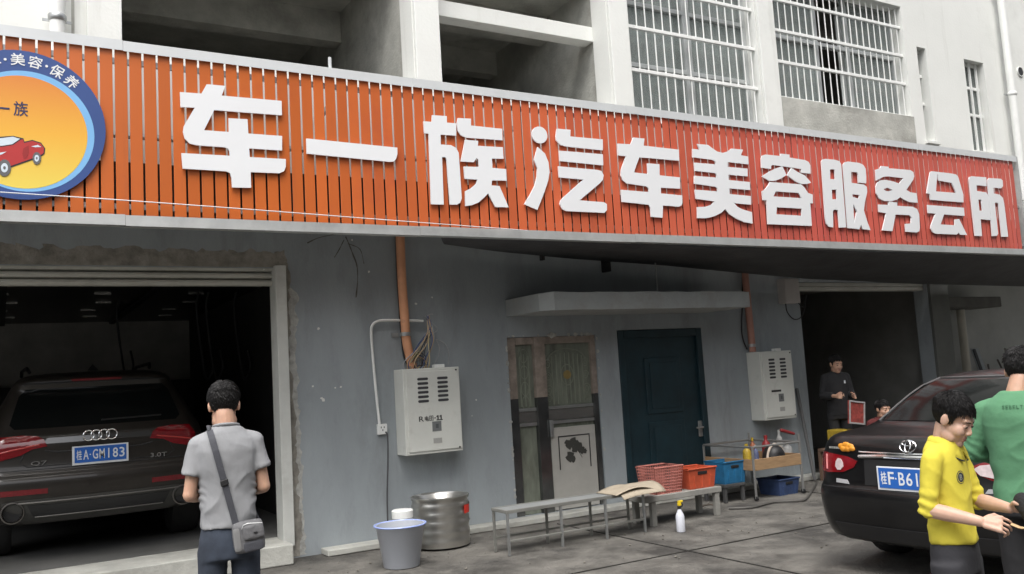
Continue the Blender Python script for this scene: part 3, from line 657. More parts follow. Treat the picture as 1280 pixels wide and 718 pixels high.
# rails in lengths
xx = SX0; i = 0
while xx < SX1 - .01:
    xe = min(xx + 2.42, SX1); dz = random.uniform(-.004, .004)
    for nm, z0_, z1_, mt in (('top_rail', ZT - rail_h, ZT, alu_white), ('bottom_rail', ZB, ZB + rail_h, alu)):
        mb = MB(); lip = .07
        pr = [(S - .022, z0_ + dz), (S - .022, z1_ + dz), (S + lip, z1_ + dz), (S + lip, z1_ + dz - .003), (S - .019, z1_ + dz - .003), (S - .019, z0_ + dz)] if nm == 'top_rail' else [(S - .022, z1_ + dz), (S - .022, z0_ + dz), (S + lip, z0_ + dz), (S + lip, z0_ + dz + .003), (S - .019, z0_ + dz + .003), (S - .019, z1_ + dz)]
        a_, b_ = xx + .001, xe - .001; n = 6; vs = []
        for ii in range(9):
            xq = a_ + (b_ - a_) * ii / 8; wob = .002 * noise.noise(Vector((xq * 2.3, z0_, 1)))
            vs += [(xq, y + wob, z + wob * .8) for y, z in pr]
        mb.add(vs, [(ii * n + k, ii * n + (k + 1) % n, (ii + 1) * n + (k + 1) % n, (ii + 1) * n + k) for ii in range(8) for k in range(n)] + [tuple(range(n)), tuple(8 * n + k for k in range(n - 1, -1, -1))])
        mb.build(nm, mt, sign)
    xx = xe
MB().box(SX1 + .001, SX1 + .03, S - .022, S + .09, ZB, ZT).build('end_rail', alu, sign)
# raised white characters, outlines as on the sign
YL = S - .030
def char(name, ox, oy, sc_, loops):
    lp = []
    for l in loops:
        q = []
        for (a, b) in l:
            p = at(ox + a / sc_, oy + b / sc_, YL); q.append((p.x, p.z))
        lp.append(q)
    vs, fs = poly2d(lp, .014); mb = MB(); mb.add([(v.x, YL + .007 + v.z, v.y) for v in vs], fs)
    o = mb.build('character', acrylic, sign); o['label'] = 'white raised character ' + name; return o
def ellp(cx, cy, rx, ry, rot=0, n=24): return [(cx + rx * math.cos(2 * math.pi * k / n) * math.cos(rot) - ry * math.sin(2 * math.pi * k / n) * math.sin(rot), cy + rx * math.cos(2 * math.pi * k / n) * math.sin(rot) + ry * math.sin(2 * math.pi * k / n) * math.cos(rot)) for k in range(n)]
char('车', 210, 95, 4.7875, [[(72,97),(200,106),(232,50),(343,60),(322,118),(680,150),(682,236),(277,205),(216,325),(365,336),(363,253),(476,260),(481,345),(683,360),(683,447),(486,434),(489,486),(705,498),(705,545),(695,570),(668,583),(495,576),(498,670),(384,668),(380,610),(370,580),(345,571),(88,555),(80,462),(370,478),(368,450),(355,432),(330,427),(170,415),(130,405),(100,375),(90,335),(95,300),(160,190),(75,187)]])
char('一', 375, 130, 4.7875, [[(38,207),(583,262),(583,300),(575,330),(560,345),(535,347),(40,298)]])
char('族', 520, 135, 5.523, [[(52,92),(110,97),(112,50),(213,57),(214,102),(278,107),(278,192),(170,185),(172,253),(240,257),(275,275),(295,310),(298,350),(316,625),(305,655),(285,668),(235,668),(212,360),(205,342),(180,340),(192,668),(105,665),(88,178),(58,176)],
  [(290,70),(380,75),(380,122),(595,145),(597,224),(345,205),(310,190),(290,160),(283,110)],
  [(340,220),(430,228),(427,262),(600,272),(605,352),(525,350),(528,415),(622,423),(626,503),(525,500),(522,535),(577,540),(640,687),(548,685),(498,590),(470,620),(430,655),(385,672),(342,678),(340,575),(380,555),(415,525),(425,495),(337,490),(330,405),(435,408),(432,360),(418,345),(400,375),(310,370)]])
char('汽', 645, 145, 5.523, [ellp(163,132,60,52,1.1), [(150,215),(200,260),(225,320),(232,390),(222,450),(195,530),(148,650),(57,610),(100,540),(130,480),(145,420),(148,360),(125,305)],
  [(283,88),(377,97),(375,142),(600,163),(600,238),(350,212),(305,200),(278,170),(275,140)], [(298,240),(600,265),(603,342),(302,312)],
  [(292,348),(560,373),(590,380),(606,410),(600,440),(580,465),(440,583),(610,597),(628,610),(628,650),(612,670),(350,658),(320,645),(303,610),(308,585),(325,565),(465,440),(298,425)]])
char('车', 765, 160, 5.98, [[(43,117),(140,123),(160,72),(243,80),(237,133),(500,163),(503,246),(205,220),(163,333),(268,345),(265,265),(355,272),(357,355),(508,370),(510,455),(365,447),(367,490),(525,505),(527,560),(520,580),(500,590),(382,580),(378,672),(293,665),(288,600),(275,575),(75,553),(68,463),(275,480),(275,455),(262,438),(110,415),(80,390),(67,355),(70,310),(105,212),(45,205)]])
char('美', 860, 170, 5.978, [[(35,97),(88,103),(68,60),(150,68),(185,95),(220,118),(260,127),(300,115),(325,95),(412,103),(395,145),(450,155),(453,213),(297,195),(298,232),(445,245),(447,303),(303,290),(305,330),(462,345),(465,405),(310,393),(312,435),(470,450),(472,515),(345,503),(370,530),(410,550),(478,570),(483,655),(420,645),(360,618),(310,585),(278,548),(250,575),(200,600),(140,615),(72,615),(70,532),(130,530),(175,515),(200,490),(60,470),(52,402),(222,415),(220,392),(205,380),(48,358),(48,298),(215,312),(215,287),(200,277),(52,262),(48,200),(210,213),(205,190),(180,178),(35,160)]])
char('容', 945, 185, 6.8375, [[(45,90),(55,65),(80,57),(210,70),(212,50),(287,58),(287,83),(420,105),(450,120),(465,150),(468,222),(388,212),(388,180),(140,145),(130,155),(130,180),(48,170)],
  [(225,157),(262,232),(210,265),(160,282),(115,283),(50,245),(120,200),(165,178)], [(302,170),(350,203),(420,238),(472,298),(440,308),(390,310),(340,288),(268,235)],
  [(120,292),(385,312),(415,340),(445,385),(485,400),(487,475),(464,472),(478,668),(102,652),(92,449),(60,447),(52,370),(75,360),(105,320)], [(170,372),(365,385),(390,430),(150,415)], [(178,508),(392,520),(392,580),(175,568)]])
char('服', 1020, 190, 6.8375, [[(47,80),(58,65),(80,60),(165,68),(200,80),(215,105),(220,160),(258,645),(200,648),(190,505),(180,495),(152,495),(145,510),(148,645),(110,640),(90,615),(80,560)], [(120,150),(160,150),(165,235),(122,232)], [(135,325),(175,322),(180,405),(140,405)],
  [(232,110),(245,90),(270,82),(370,95),(405,112),(425,145),(430,215),(430,270),(362,262),(360,190),(350,175),(300,170),(305,265),(410,280),(435,300),(438,345),(418,430),(410,500),(440,600),(467,670),(400,660),(385,620),(372,662),(272,650)], [(310,362),(372,368),(366,400),(315,385)], [(318,445),(350,510),(328,610)]])
char('务', 1085, 200, 7.175, [[(68,88),(110,75),(118,55),(185,62),(185,75),(380,92),(408,110),(415,150),(405,180),(345,270),(380,290),(435,300),(447,385),(380,380),(330,360),(290,335),(260,358),(215,370),(150,370),(100,345),(75,300),(72,240),(85,205),(115,183),(165,180),(230,195),(280,212),(320,165),(185,148),(140,152),(75,185)], [(140,262),(175,250),(220,270),(190,282),(160,280)],
  [(95,400),(185,405),(190,374),(262,382),(262,412),(400,420),(440,440),(460,490),(466,610),(460,640),(440,652),(340,645),(335,575),(385,570),(390,515),(375,497),(248,490),(220,640),(130,632),(165,478),(100,468)]])
char('会', 1150, 205, 7.557, [[(95,85),(110,70),(160,75),(290,90),(340,100),(360,120),(410,290),(412,365),(100,340),(92,285),(65,278),(70,240)], [(166,88),(178,158),(300,180),(342,275),(152,260),(155,200)],
  [(72,388),(415,415),(422,492),(228,478),(195,572),(330,580),(330,525),(370,520),(445,672),(380,670),(365,650),(350,668),(150,660),(120,645),(103,610),(105,580),(150,470),(78,465)]])
char('所', 1205, 210, 7.173, [[(45,100),(50,82),(70,75),(200,85),(204,165),(112,155),(115,207),(198,220),(222,250),(238,470),(150,460),(162,612),(100,610)], [(128,285),(155,285),(167,385),(138,383)],
  [(212,110),(225,92),(330,98),(347,112),(350,165),(335,183),(265,178),(268,230),(320,240),(350,270),(362,330),(397,618),(340,618),(310,320),(295,308),(277,315),(307,590),(295,610),(255,612)]])

# ---- round emblem on the sign
YE = S - .03
etop, ebot, erig = at(8, 61, YE), at(37, 250, YE), at(132, 157, YE)
ER = (etop.z - ebot.z) / 2; EZ = (etop.z + ebot.z) / 2; EX = erig.x - ER
emb = child_empty('emblem', (EX, YE, EZ - ER), sign, 'round blue-ringed printed emblem')
def disc(name, r, cx, cz, y, th, mat, n=72): return MB().lathe([(r, 0), (r, th)], (cx, y, cz), n, 'Y').build(name, mat, emb)
blue = M('emblem_blue_print', (.035, .075, .24), .45, var=.06)
sky_b = M('emblem_light_blue_print', (.20, .45, .75), .45, var=.05)
disc('ring', ER, EX, EZ, YE, .02, blue)
disc('inner_ring', ER * .81, EX + ER * .05, EZ - ER * .085, YE - .001, .005, sky_b)
gm = bpy.data.materials.new('emblem_sunset_print'); gm.use_nodes = True; t_ = gm.node_tree
g_ = t_.nodes.new('ShaderNodeNewGeometry'); sx_ = t_.nodes.new('ShaderNodeSeparateXYZ'); mr_ = t_.nodes.new('ShaderNodeMapRange'); cr_ = t_.nodes.new('ShaderNodeValToRGB')
t_.links.new(g_.outputs['Position'], sx_.inputs[0]); t_.links.new(sx_.outputs['Z'], mr_.inputs[0]); mr_.inputs[1].default_value = EZ - ER * .8; mr_.inputs[2].default_value = EZ + ER * .75; t_.links.new(mr_.outputs[0], cr_.inputs[0])
cr_.color_ramp.elements[0].color = (.78, .60, .10, 1); cr_.color_ramp.elements[1].color = (.66, .20, .04, 1); e_ = cr_.color_ramp.elements.new(.45); e_.color = (.80, .42, .05, 1)
t_.links.new(cr_.outputs[0], t_.nodes['Principled BSDF'].inputs['Base Color']); t_.nodes['Principled BSDF'].inputs['Roughness'].default_value = .4
disc('printed_face', ER * .755, EX + ER * .02, EZ - ER * .10, YE - .002, .005, gm)
# ring lettering along the upper arc
mb = MB(); body = ['洗', '车', '·', '美', '容', '·', '保', '养']; angs = [125, 112, 102.5, 93, 79.5, 70.5, 61.5, 47.5]
for ch, a_ in zip(body, angs):
    hgt = ER * (.165 if ch != '·' else .035); wdt = hgt * (1.02 if ch != '·' else 1); R_ = ER * .872; t = rad(a_)
    c0 = Vector((EX + R_ * math.cos(t), 0, EZ + R_ * math.sin(t))); ex = Vector((math.sin(t), 0, -math.cos(t))); ez = Vector((math.cos(t), 0, math.sin(t)))
    write_rect(mb, ch, lambda x_, y_, d_: c0 + ex * x_ + ez * y_ + Vector((0, YE - .0025 - d_, 0)), -wdt / 2, wdt / 2, -hgt / 2, hgt / 2, offset=.012 if ch != '·' else 0)
o = mb.build('ring_lettering', acrylic, emb); o['kind'] = 'stuff'
mb = MB(); navy = M('emblem_navy_print', (.03, .03, .09), .5)
p_ = at(26, 136, YE); q0, q1 = at(17, 145, YE), at(35, 128, YE)
write_rect(mb, '族', lambda x_, y_, d_: Vector((x_, YE - .0035 - d_, y_)), q0.x, q1.x, q0.z, q1.z, offset=.01)
q0, q1 = at(-6, 138, YE), at(12, 133.5, YE); mb.box(q0.x, q1.x, YE - .004, YE - .003, q0.z + .012, q0.z + .026)
q0, q1 = at(-30, 142, YE), at(-10, 125, YE)
write_rect(mb, '车', lambda x_, y_, d_: Vector((x_, YE - .0035 - d_, y_)), q0.x, q1.x, q0.z, q1.z, offset=.01)
mb.build('face_lettering', navy, emb)
# printed red convertible
def flat(name, px_pts, y, mat, src=(0, 55, 503 / 140)):
    lp = []
    for a, b in px_pts: p = at(src[0] + a / src[2], src[1] + b / src[2], YE); lp.append((p.x, p.z))
    vs, fs = poly2d([lp], .0008); MB().add([(v.x, y - v.z, v.y) for v in vs], [f[::-1] for f in fs]).build(name, mat, emb)
carred = M('emblem_red_print', (.42, .03, .03), .45); cardk = M('emblem_dark_print', (.03, .025, .03), .5); carlt = M('emblem_pale_print', (.6, .68, .75), .45); cartyre = M('emblem_tyre_print', (.12, .12, .125), .5)
flat('car_outline', [(-140,500),(-90,480),(-40,465),(-30,420),(60,414),(105,425),(110,440),(145,432),(185,445),(203,470),(200,495),(180,510),(60,552),(40,560),(-60,585),(-130,560)], YE - .004, cardk)
flat('car_body', [(-135,503),(-85,485),(-30,468),(20,462),(60,455),(92,432),(104,430),(108,446),(145,437),(182,449),(198,470),(195,492),(178,504),(60,545),(35,554),(-60,578),(-125,556)], YE - .0052, carred)
flat('car_windscreen', [(-20,428),(58,418),(90,428),(55,452),(15,458),(-25,462)], YE - .0064, carlt)
flat('car_door', [(105,470),(128,458),(130,490),(118,515),(106,520),(100,495)], YE - .0064, M('emblem_dark_red_print', (.30, .02, .02), .45))
flat('car_highlight', [(0,490),(30,485),(10,497),(-10,503)], YE - .0064, carlt); flat('car_highlight', [(140,462),(170,455),(186,464),(160,466)], YE - .0064, carlt)
for cx, cy, rx, ry in ((20, 558, 29, 38), (165, 515, 19, 28)):
    flat('car_wheel', ellp(cx, cy, rx, ry), YE - .0066, cartyre); flat('car_wheel_hub', ellp(cx, cy, rx * .55, ry * .55), YE - .0078, carlt); flat('car_wheel_centre', ellp(cx, cy, rx * .2, ry * .2), YE - .009, cartyre)

# ---- loose things on the sign
pts = [at(px, py, S - .06) for px, py in ((-60, 236), (0, 240.5), (160, 251), (320, 262.7), (480, 275), (640, 287), (660, 289))]
tag(MB().tube(smoothline(pts, 5), .0042, 5).build('wire', M('pale_wire', (.62, .64, .66), .5), smooth=True), 'thin pale wire slung across the lower left of the orange sign', 'wire')
p = at(413.5, 86, S - .01); q = at(412.5, 71, S - .01)
tag(MB().box(p.x - .012, p.x + .012, S + .0, S + .02, ZT + .002, q.z).build('metal_stub', alu_white, bevel=.002), 'short white metal stub standing on the sign top rail', 'metal stub')

# ---- dark tarpaulin under the sign
mb = MB(); nx, ny = 70, 14; vs = []
tx0, tx1 = AX(556, 303, S), SX1 + 2.2
low = [(556, 305), (620, 314), (711, 323), (833, 332), (925, 341), (1010, 348.5), (1150, 355), (1280, 358)]
lowp = [at(a, b, W - .12) for a, b in low]
def lowz(f):
    x_ = lowp[0].x + (lowp[-1].x - lowp[0].x) * f
    for a, b in zip(lowp[:-1], lowp[1:]):
        if x_ <= b.x + 1e-6: t = (x_ - a.x) / (b.x - a.x); return x_, a.z + (b.z - a.z) * t
    return x_, lowp[-1].z
for j in range(ny + 1):
    v = j / ny
    for i in range(nx + 1):
        u = i / nx; xf_ = tx0 + (tx1 - tx0) * u; xb_, zb2 = lowz(u)
        x_ = xf_ + (xb_ - xf_) * v; y_ = S + .075 + (W - .12 - S - .075) * v; z_ = ZB + .02 + (zb2 - ZB - .02) * v
        z_ -= .05 * math.sin(math.pi * v) * (.5 + u) + .02 * noise.noise(Vector((x_ * 1.3, y_ * 3, 2))) * math.sin(math.pi * v)
        z_ -= .03 * abs(math.sin(x_ * 1.15)) * (1 - v) * (u > .12)
        vs.append((x_, y_, z_))
mb.add(vs, [(j * (nx + 1) + i, j * (nx + 1) + i + 1, (j + 1) * (nx + 1) + i + 1, (j + 1) * (nx + 1) + i) for j in range(ny) for i in range(nx)])
o = mb.build('tarpaulin', tarp_m, smooth=True, angle=180); md = o.modifiers.new('thick', 'SOLIDIFY'); md.thickness = .004
tag(o, 'black tarpaulin stretched under the right half of the sign', 'tarpaulin')

# ------------------------------------------------------------------ pipes, boxes and wiring on the wall
YP = W - .075
t = thing('orange_pipe', (AX(505, 400, YP), YP, AZ(505, 440, YP)), 'orange plastic pipe coming down the wall beside looped wires', 'pipe')
pp = [at(a, b, YP) for a, b in ((499.5, 270), (501, 320), (503, 360), (506, 400), (508, 425), (512, 445), (517, 462))]
MB().tube(smoothline(pp, 4), .048, 14).build('pipe', orange_pvc, t, smooth=True)
p = at(507, 418, YP); MB().lathe([(.050, -.02), (.058, -.018), (.058, .018), (.050, .02)], p, 14).build('clamp', steel, t, smooth=True)
MB().box(p.x - .13, p.x - .055, W - .012, W - .002, p.z - .025, p.z + .02).build('clamp_tab', steel, t)
pc = [at(a, b, W - .03) for a, b in ((495, 275), (496, 330), (499, 380), (501, 410), (505, 445), (512, 462))]
tag(MB().tube(smoothline(pc, 4), .010, 6).build('black_cable', black, smooth=True), 'black cable running down the left side of the orange pipe', 'cable')
t = thing('white_conduit', (AX(478, 540, W - .03), W - .03, AZ(478, 544, W)), 'white bent conduit with a wall socket left of the larger meter box', 'conduit')
cp = [at(a, b, W - .03) for a, b in ((474.5, 532), (470, 490), (465.5, 440), (464, 415), (466, 406), (473, 401.5), (485, 400.5), (510, 401), (529, 401.5))]
MB().tube(smoothline(cp, 5), .014, 10).build('conduit', white_pvc, t, smooth=True)
p = at(478.5, 536.5, W - .05); so = MB().box(p.x - .05, p.x + .05, W - .05, W - .002, p.z - .055, p.z + .05).build('socket', white_pvc, t, bevel=.006)
mb = MB(); [mb.box(p.x + a_, p.x + a_ + .008, W - .0515, W - .0495, p.z + b_, p.z + b_ + .018) for a_, b_ in ((-.02, .008), (.012, .008), (-.004, -.02))]; mb.build('socket_slots', black, so)
pc = [at(a, b, W - .06) for a, b in ((482, 540), (484.5, 546), (485, 575), (484, 620), (485, 660), (486, 690))]
t = tag(MB().tube(smoothline(pc, 5), .0075, 6).build('power_cord', M('grey_cord', (.06, .06, .065), .6), smooth=True), 'dark power cord hanging from the white wall socket', 'cord')
t = thing('pinkish_pipe', (AX(938, 430, YP), YP, AZ(938, 437, YP)), 'brownish pink pipe running down to the smaller meter box', 'pipe')
pp = [at(a, b, YP) for a, b in ((929.5, 320), (932, 350), (936.5, 395), (941, 440))]
MB().tube(smoothline(pp, 4), .045, 14).build('pipe', pink_pvc, t, smooth=True)
MB().lathe([(.047, -.02), (.054, -.018), (.054, .018), (.047, .02)], at(940, 432, YP), 14).build('clamp', steel, t, smooth=True)
pc = [at(a, b, W - .03) for a, b in ((928, 335), (928, 380), (927, 410), (929, 425), (934, 437))]
tag(MB().tube(smoothline(pc, 4), .009, 6).build('black_cable', black, smooth=True), 'black cable left of the brownish pink pipe', 'cable')

def meter_box(tl, br, label, writing, dep=.24):
    yf = W - dep; x0, z1 = AX(*tl, yf), AZ(*tl, yf); x1, z0 = AX(*br, yf), AZ(*br, yf); wd, ht = x1 - x0, z1 - z0
    t = thing('meter_box', ((x0 + x1) / 2, yf, z0), label, 'meter box')
    MB().box(x0, x1, yf, W - .002, z0, z1).build('case', box_paint, t, bevel=.006)
    dr = MB().box(x0 + .03, x1 - .012, yf - .014, yf - .001, z0 + .03, z1 - .03).build('door', box_paint, t, bevel=.004)
    lp = rounded(-.055, .055, -.013, .013, .0128, 4); vs, fs = poly2d([lp], .002); f_ = None
    for cx in (.33, .68):
        for k in range(6):
            c_ = Vector((x0 + wd * cx, yf - .0155, z1 - ht * (.125 + .052 * k)))
            if f_ is None: f_ = MB().add([(v.x * wd / .58 + c_.x, c_.y - v.z, v.y * ht / .85 + c_.z) for v in vs], [f[::-1] for f in fs]).build('vent_slot', dark_slot, dr); c0_ = c_
            else: mcopy(f_, WORLDLOC[f_.name] + (c_ - c0_), dr)
    fn = lambda x_, y_, d_: Vector((x_, yf - .0155 - d_, y_))
    if writing:
        mb = MB(); ink = M('stencil_ink', (.03, .03, .03), .7)
        for s_, a_, b_ in zip(writing, (.235, .335, .415, .495, .545, .60), (.32, .405, .485, .535, .59, .645)):
            za, zb2 = z1 - ht * .62, z1 - ht * .56
            if s_ == '-': mb.box(x0 + wd * a_, x0 + wd * b_, yf - .0165, yf - .0145, (za + zb2) / 2 - .004, (za + zb2) / 2 + .004)
            elif s_ == '1':
                c_ = x0 + wd * (a_ + b_) / 2; mb.box(c_ - .007, c_ + .007, yf - .0165, yf - .0145, za + .010, zb2); mb.box(c_ - .018, c_ + .018, yf - .0165, yf - .0145, za, za + .009); mb.box(c_ - .018, c_ - .0075, yf - .0165, yf - .0145, zb2 - .016, zb2 - .006)
            else: write_rect(mb, s_, fn, x0 + wd * a_, x0 + wd * b_, za, zb2, offset=.012)
        mb.build('stencil_lettering', ink, dr)
    else:
        mb = MB(); mb.box(x0 + wd * .25, x0 + wd * .55, yf - .0165, yf - .0145, z1 - ht * .60, z1 - ht * .57); mb.build('stencil_lettering', M('stencil_ink', (.03, .03, .03), .7), dr)
    MB().box(x0 + wd * .46, x0 + wd * .62, yf - .0165, yf - .0145, z1 - ht * .745, z1 - ht * .63).build('meter_window', M('meter_window_grey', (.17, .18, .18), .3), dr)
    MB().box(x0 + wd * .52, x0 + wd * .57, yf - .0185, yf - .0168, z1 - ht * .71, z1 - ht * .66).build('meter_dial', M('meter_dial', (.09, .095, .1), .4), dr)
    MB().box(x0 + wd * .47, x0 + wd * .62, yf - .0162, yf - .0145, z1 - ht * .885, z1 - ht * .825).build('paper_label', M('grey_label', (.36, .36, .34), .7), dr)
    for u_, v_ in ((.93, .035), (.93, .955)): MB().lathe([(.009, 0), (.009, .008)], (x0 + wd * u_, yf - .021, z1 - ht * v_), 10, 'Y').build('lock', black, dr)
    MB().box(x0 + wd * .6, x0 + wd * .78, yf + .05, yf + .12, z1, z1 + .035).build('cable_gland', white_pvc, t, bevel=.004)
    return x0, x1, z0, z1, yf
mb1 = meter_box((503, 462), (579, 563), 'larger grey-white meter box stencilled with 11, under the orange pipe', 'R电田-11')
meter_box((949, 440), (996, 522), 'smaller grey-white meter box near the right bay', None)
# wires from the wall hole down into the box
random.seed(3)
hole = at(533, 397, W - .03); x0, x1, z0, z1, yf = mb1
t = thing('wire_bundle', (x0 + .12, yf + .1, z1), 'tangle of thin wires looping into the top of the larger meter box', 'wires')
wm = [M('wire_tan', (.45, .33, .20), .6), M('wire_blue', (.05, .08, .20), .6), M('wire_grey', (.35, .36, .37), .6), M('wire_black', (.03, .03, .035), .6), M('wire_yellow', (.5, .42, .24), .6)]
for i in range(26):
    bx = x0 + .08 + .24 * random.random(); b_ = Vector((bx, W - .12 + random.uniform(-.05, .05), z1 - .02))
    if i % 2:
        top_ = hole + Vector((random.uniform(-.02, .02), -.03, random.uniform(-.03, .02)))
        pts = [top_, top_ + Vector((random.uniform(-.02, .04), -.04, -.12)), (top_ + b_) / 2 + Vector((random.uniform(-.06, .08), -.05, random.uniform(-.02, .02))), b_ + Vector((random.uniform(-.05, .03), -.02, .1)), b_]
    else:
        c_ = at(517, 452, W - .1); rr = random.uniform(.07, .15)
        pts = [c_ + Vector((-.04, 0, -.02))] + [c_ + Vector((.02 + rr * .7 * math.cos(rad(a_)) + .03, random.uniform(-.05, .03), -.06 + rr * 1.1 * math.sin(rad(a_)))) for a_ in (150, 100, 50, 10)] + [b_ + Vector((.05, 0, .05)), b_]
    MB().tube(smoothline(pts, 5), .005, 5).build('wire', wm[i % 5], t, smooth=True)
for a_, b_, c_, d_ in (((545, 424), (556, 430), (561, 442), (560, 456)), ((545, 424), (549, 435), (548, 445), (543, 455)), ((533, 397), (540, 404), (547, 412), (540, 418)), ((531, 396), (538, 393), (541, 393), (540, 393.5))):
    MB().tube(smoothline([at(*q, W - .05) for q in (a_, b_, c_, d_)], 5), .0045, 5).build('wire', wm[2], t, smooth=True)
# junction box beside the right bay
x0, z1 = AX(980, 348, W - .14), AZ(980, 348, W - .14); x1, z0 = AX(1001, 379, W - .14), AZ(990, 379, W - .14)
t = thing('junction_box', ((x0 + x1) / 2, W - .07, z0), 'small pale junction box high on the wall by the right bay', 'box')
MB().box(x0, x1, W - .14, W - .002, z0, z1).build('case', M('junction_box_plastic', (.5, .47, .45), .6, var=.08), t, bevel=.008)
MB().box(x0 + .01, x1 - .01, W - .147, W - .141, z0 + .012, z1 - .012).build('lid', MATS['junction_box_plastic'], t, bevel=.003)
for q in (((982, 379), (984, 390), (992, 399), (1001, 397), (1006, 385), (1008, 368)), ((998, 379), (1004, 384), (1007, 372))):
    MB().tube(smoothline([at(a, b, W - .05) for a, b in q], 5), .008, 6).build('cable', black, t, smooth=True)
p0, p1 = at(1019, 603, W - .35), at(996, 486, W - .03); d_ = (p1 - p0)
tag(MB().tube([p0 - d_ * (p0.z - .02) / d_.z, p1], .022, 8).build('leaning_pole', M('dull_pole', (.10, .10, .10), .6), smooth=True), 'dark pole leaning on the wall beside the right bay', 'pole')
# ------------------------------------------------------------------ cars
def car_paint(name, col):
    m = M(name, col, .34, metal=.0, var=.1, vs=1.2, coat=.35, spec=.35, rv=.05, dirt=tuple(min(1, c * 1.5 + .003) for c in col), ds=2.0, dlo=.5, dhi=.8)
    return m
red_lens = M('red_lamp_lens', (.20, .006, .010), .12, var=.25, vs=14, coat=.8, stretch=(1, 1, 3))
red_refl = M('red_reflector', (.16, .012, .016), .25, var=.2, vs=40)
white_lens = M('clear_lamp_lens', (.62, .52, .52), .15, var=.2, vs=20, coat=.8)
chrome = M('chrome', (.75, .76, .77), .12, metal=1, var=.05)
rubber = M('tyre_rubber', (.02, .02, .02), .8, var=.2, bump=.2, bs=60)
rim_m = M('alloy_rim', (.45, .45, .46), .3, metal=.8)
tint = M('tinted_car_glass', (.005, .006, .006), .1, var=.2, spec=.1)
blue_plate = M('plate_blue', (.02, .12, .46), .4, var=.08, vs=9)
plate_white = M('plate_white', (.72, .74, .76), .45, var=.04)
trim_black = M('black_trim', (.016, .016, .017), .45)

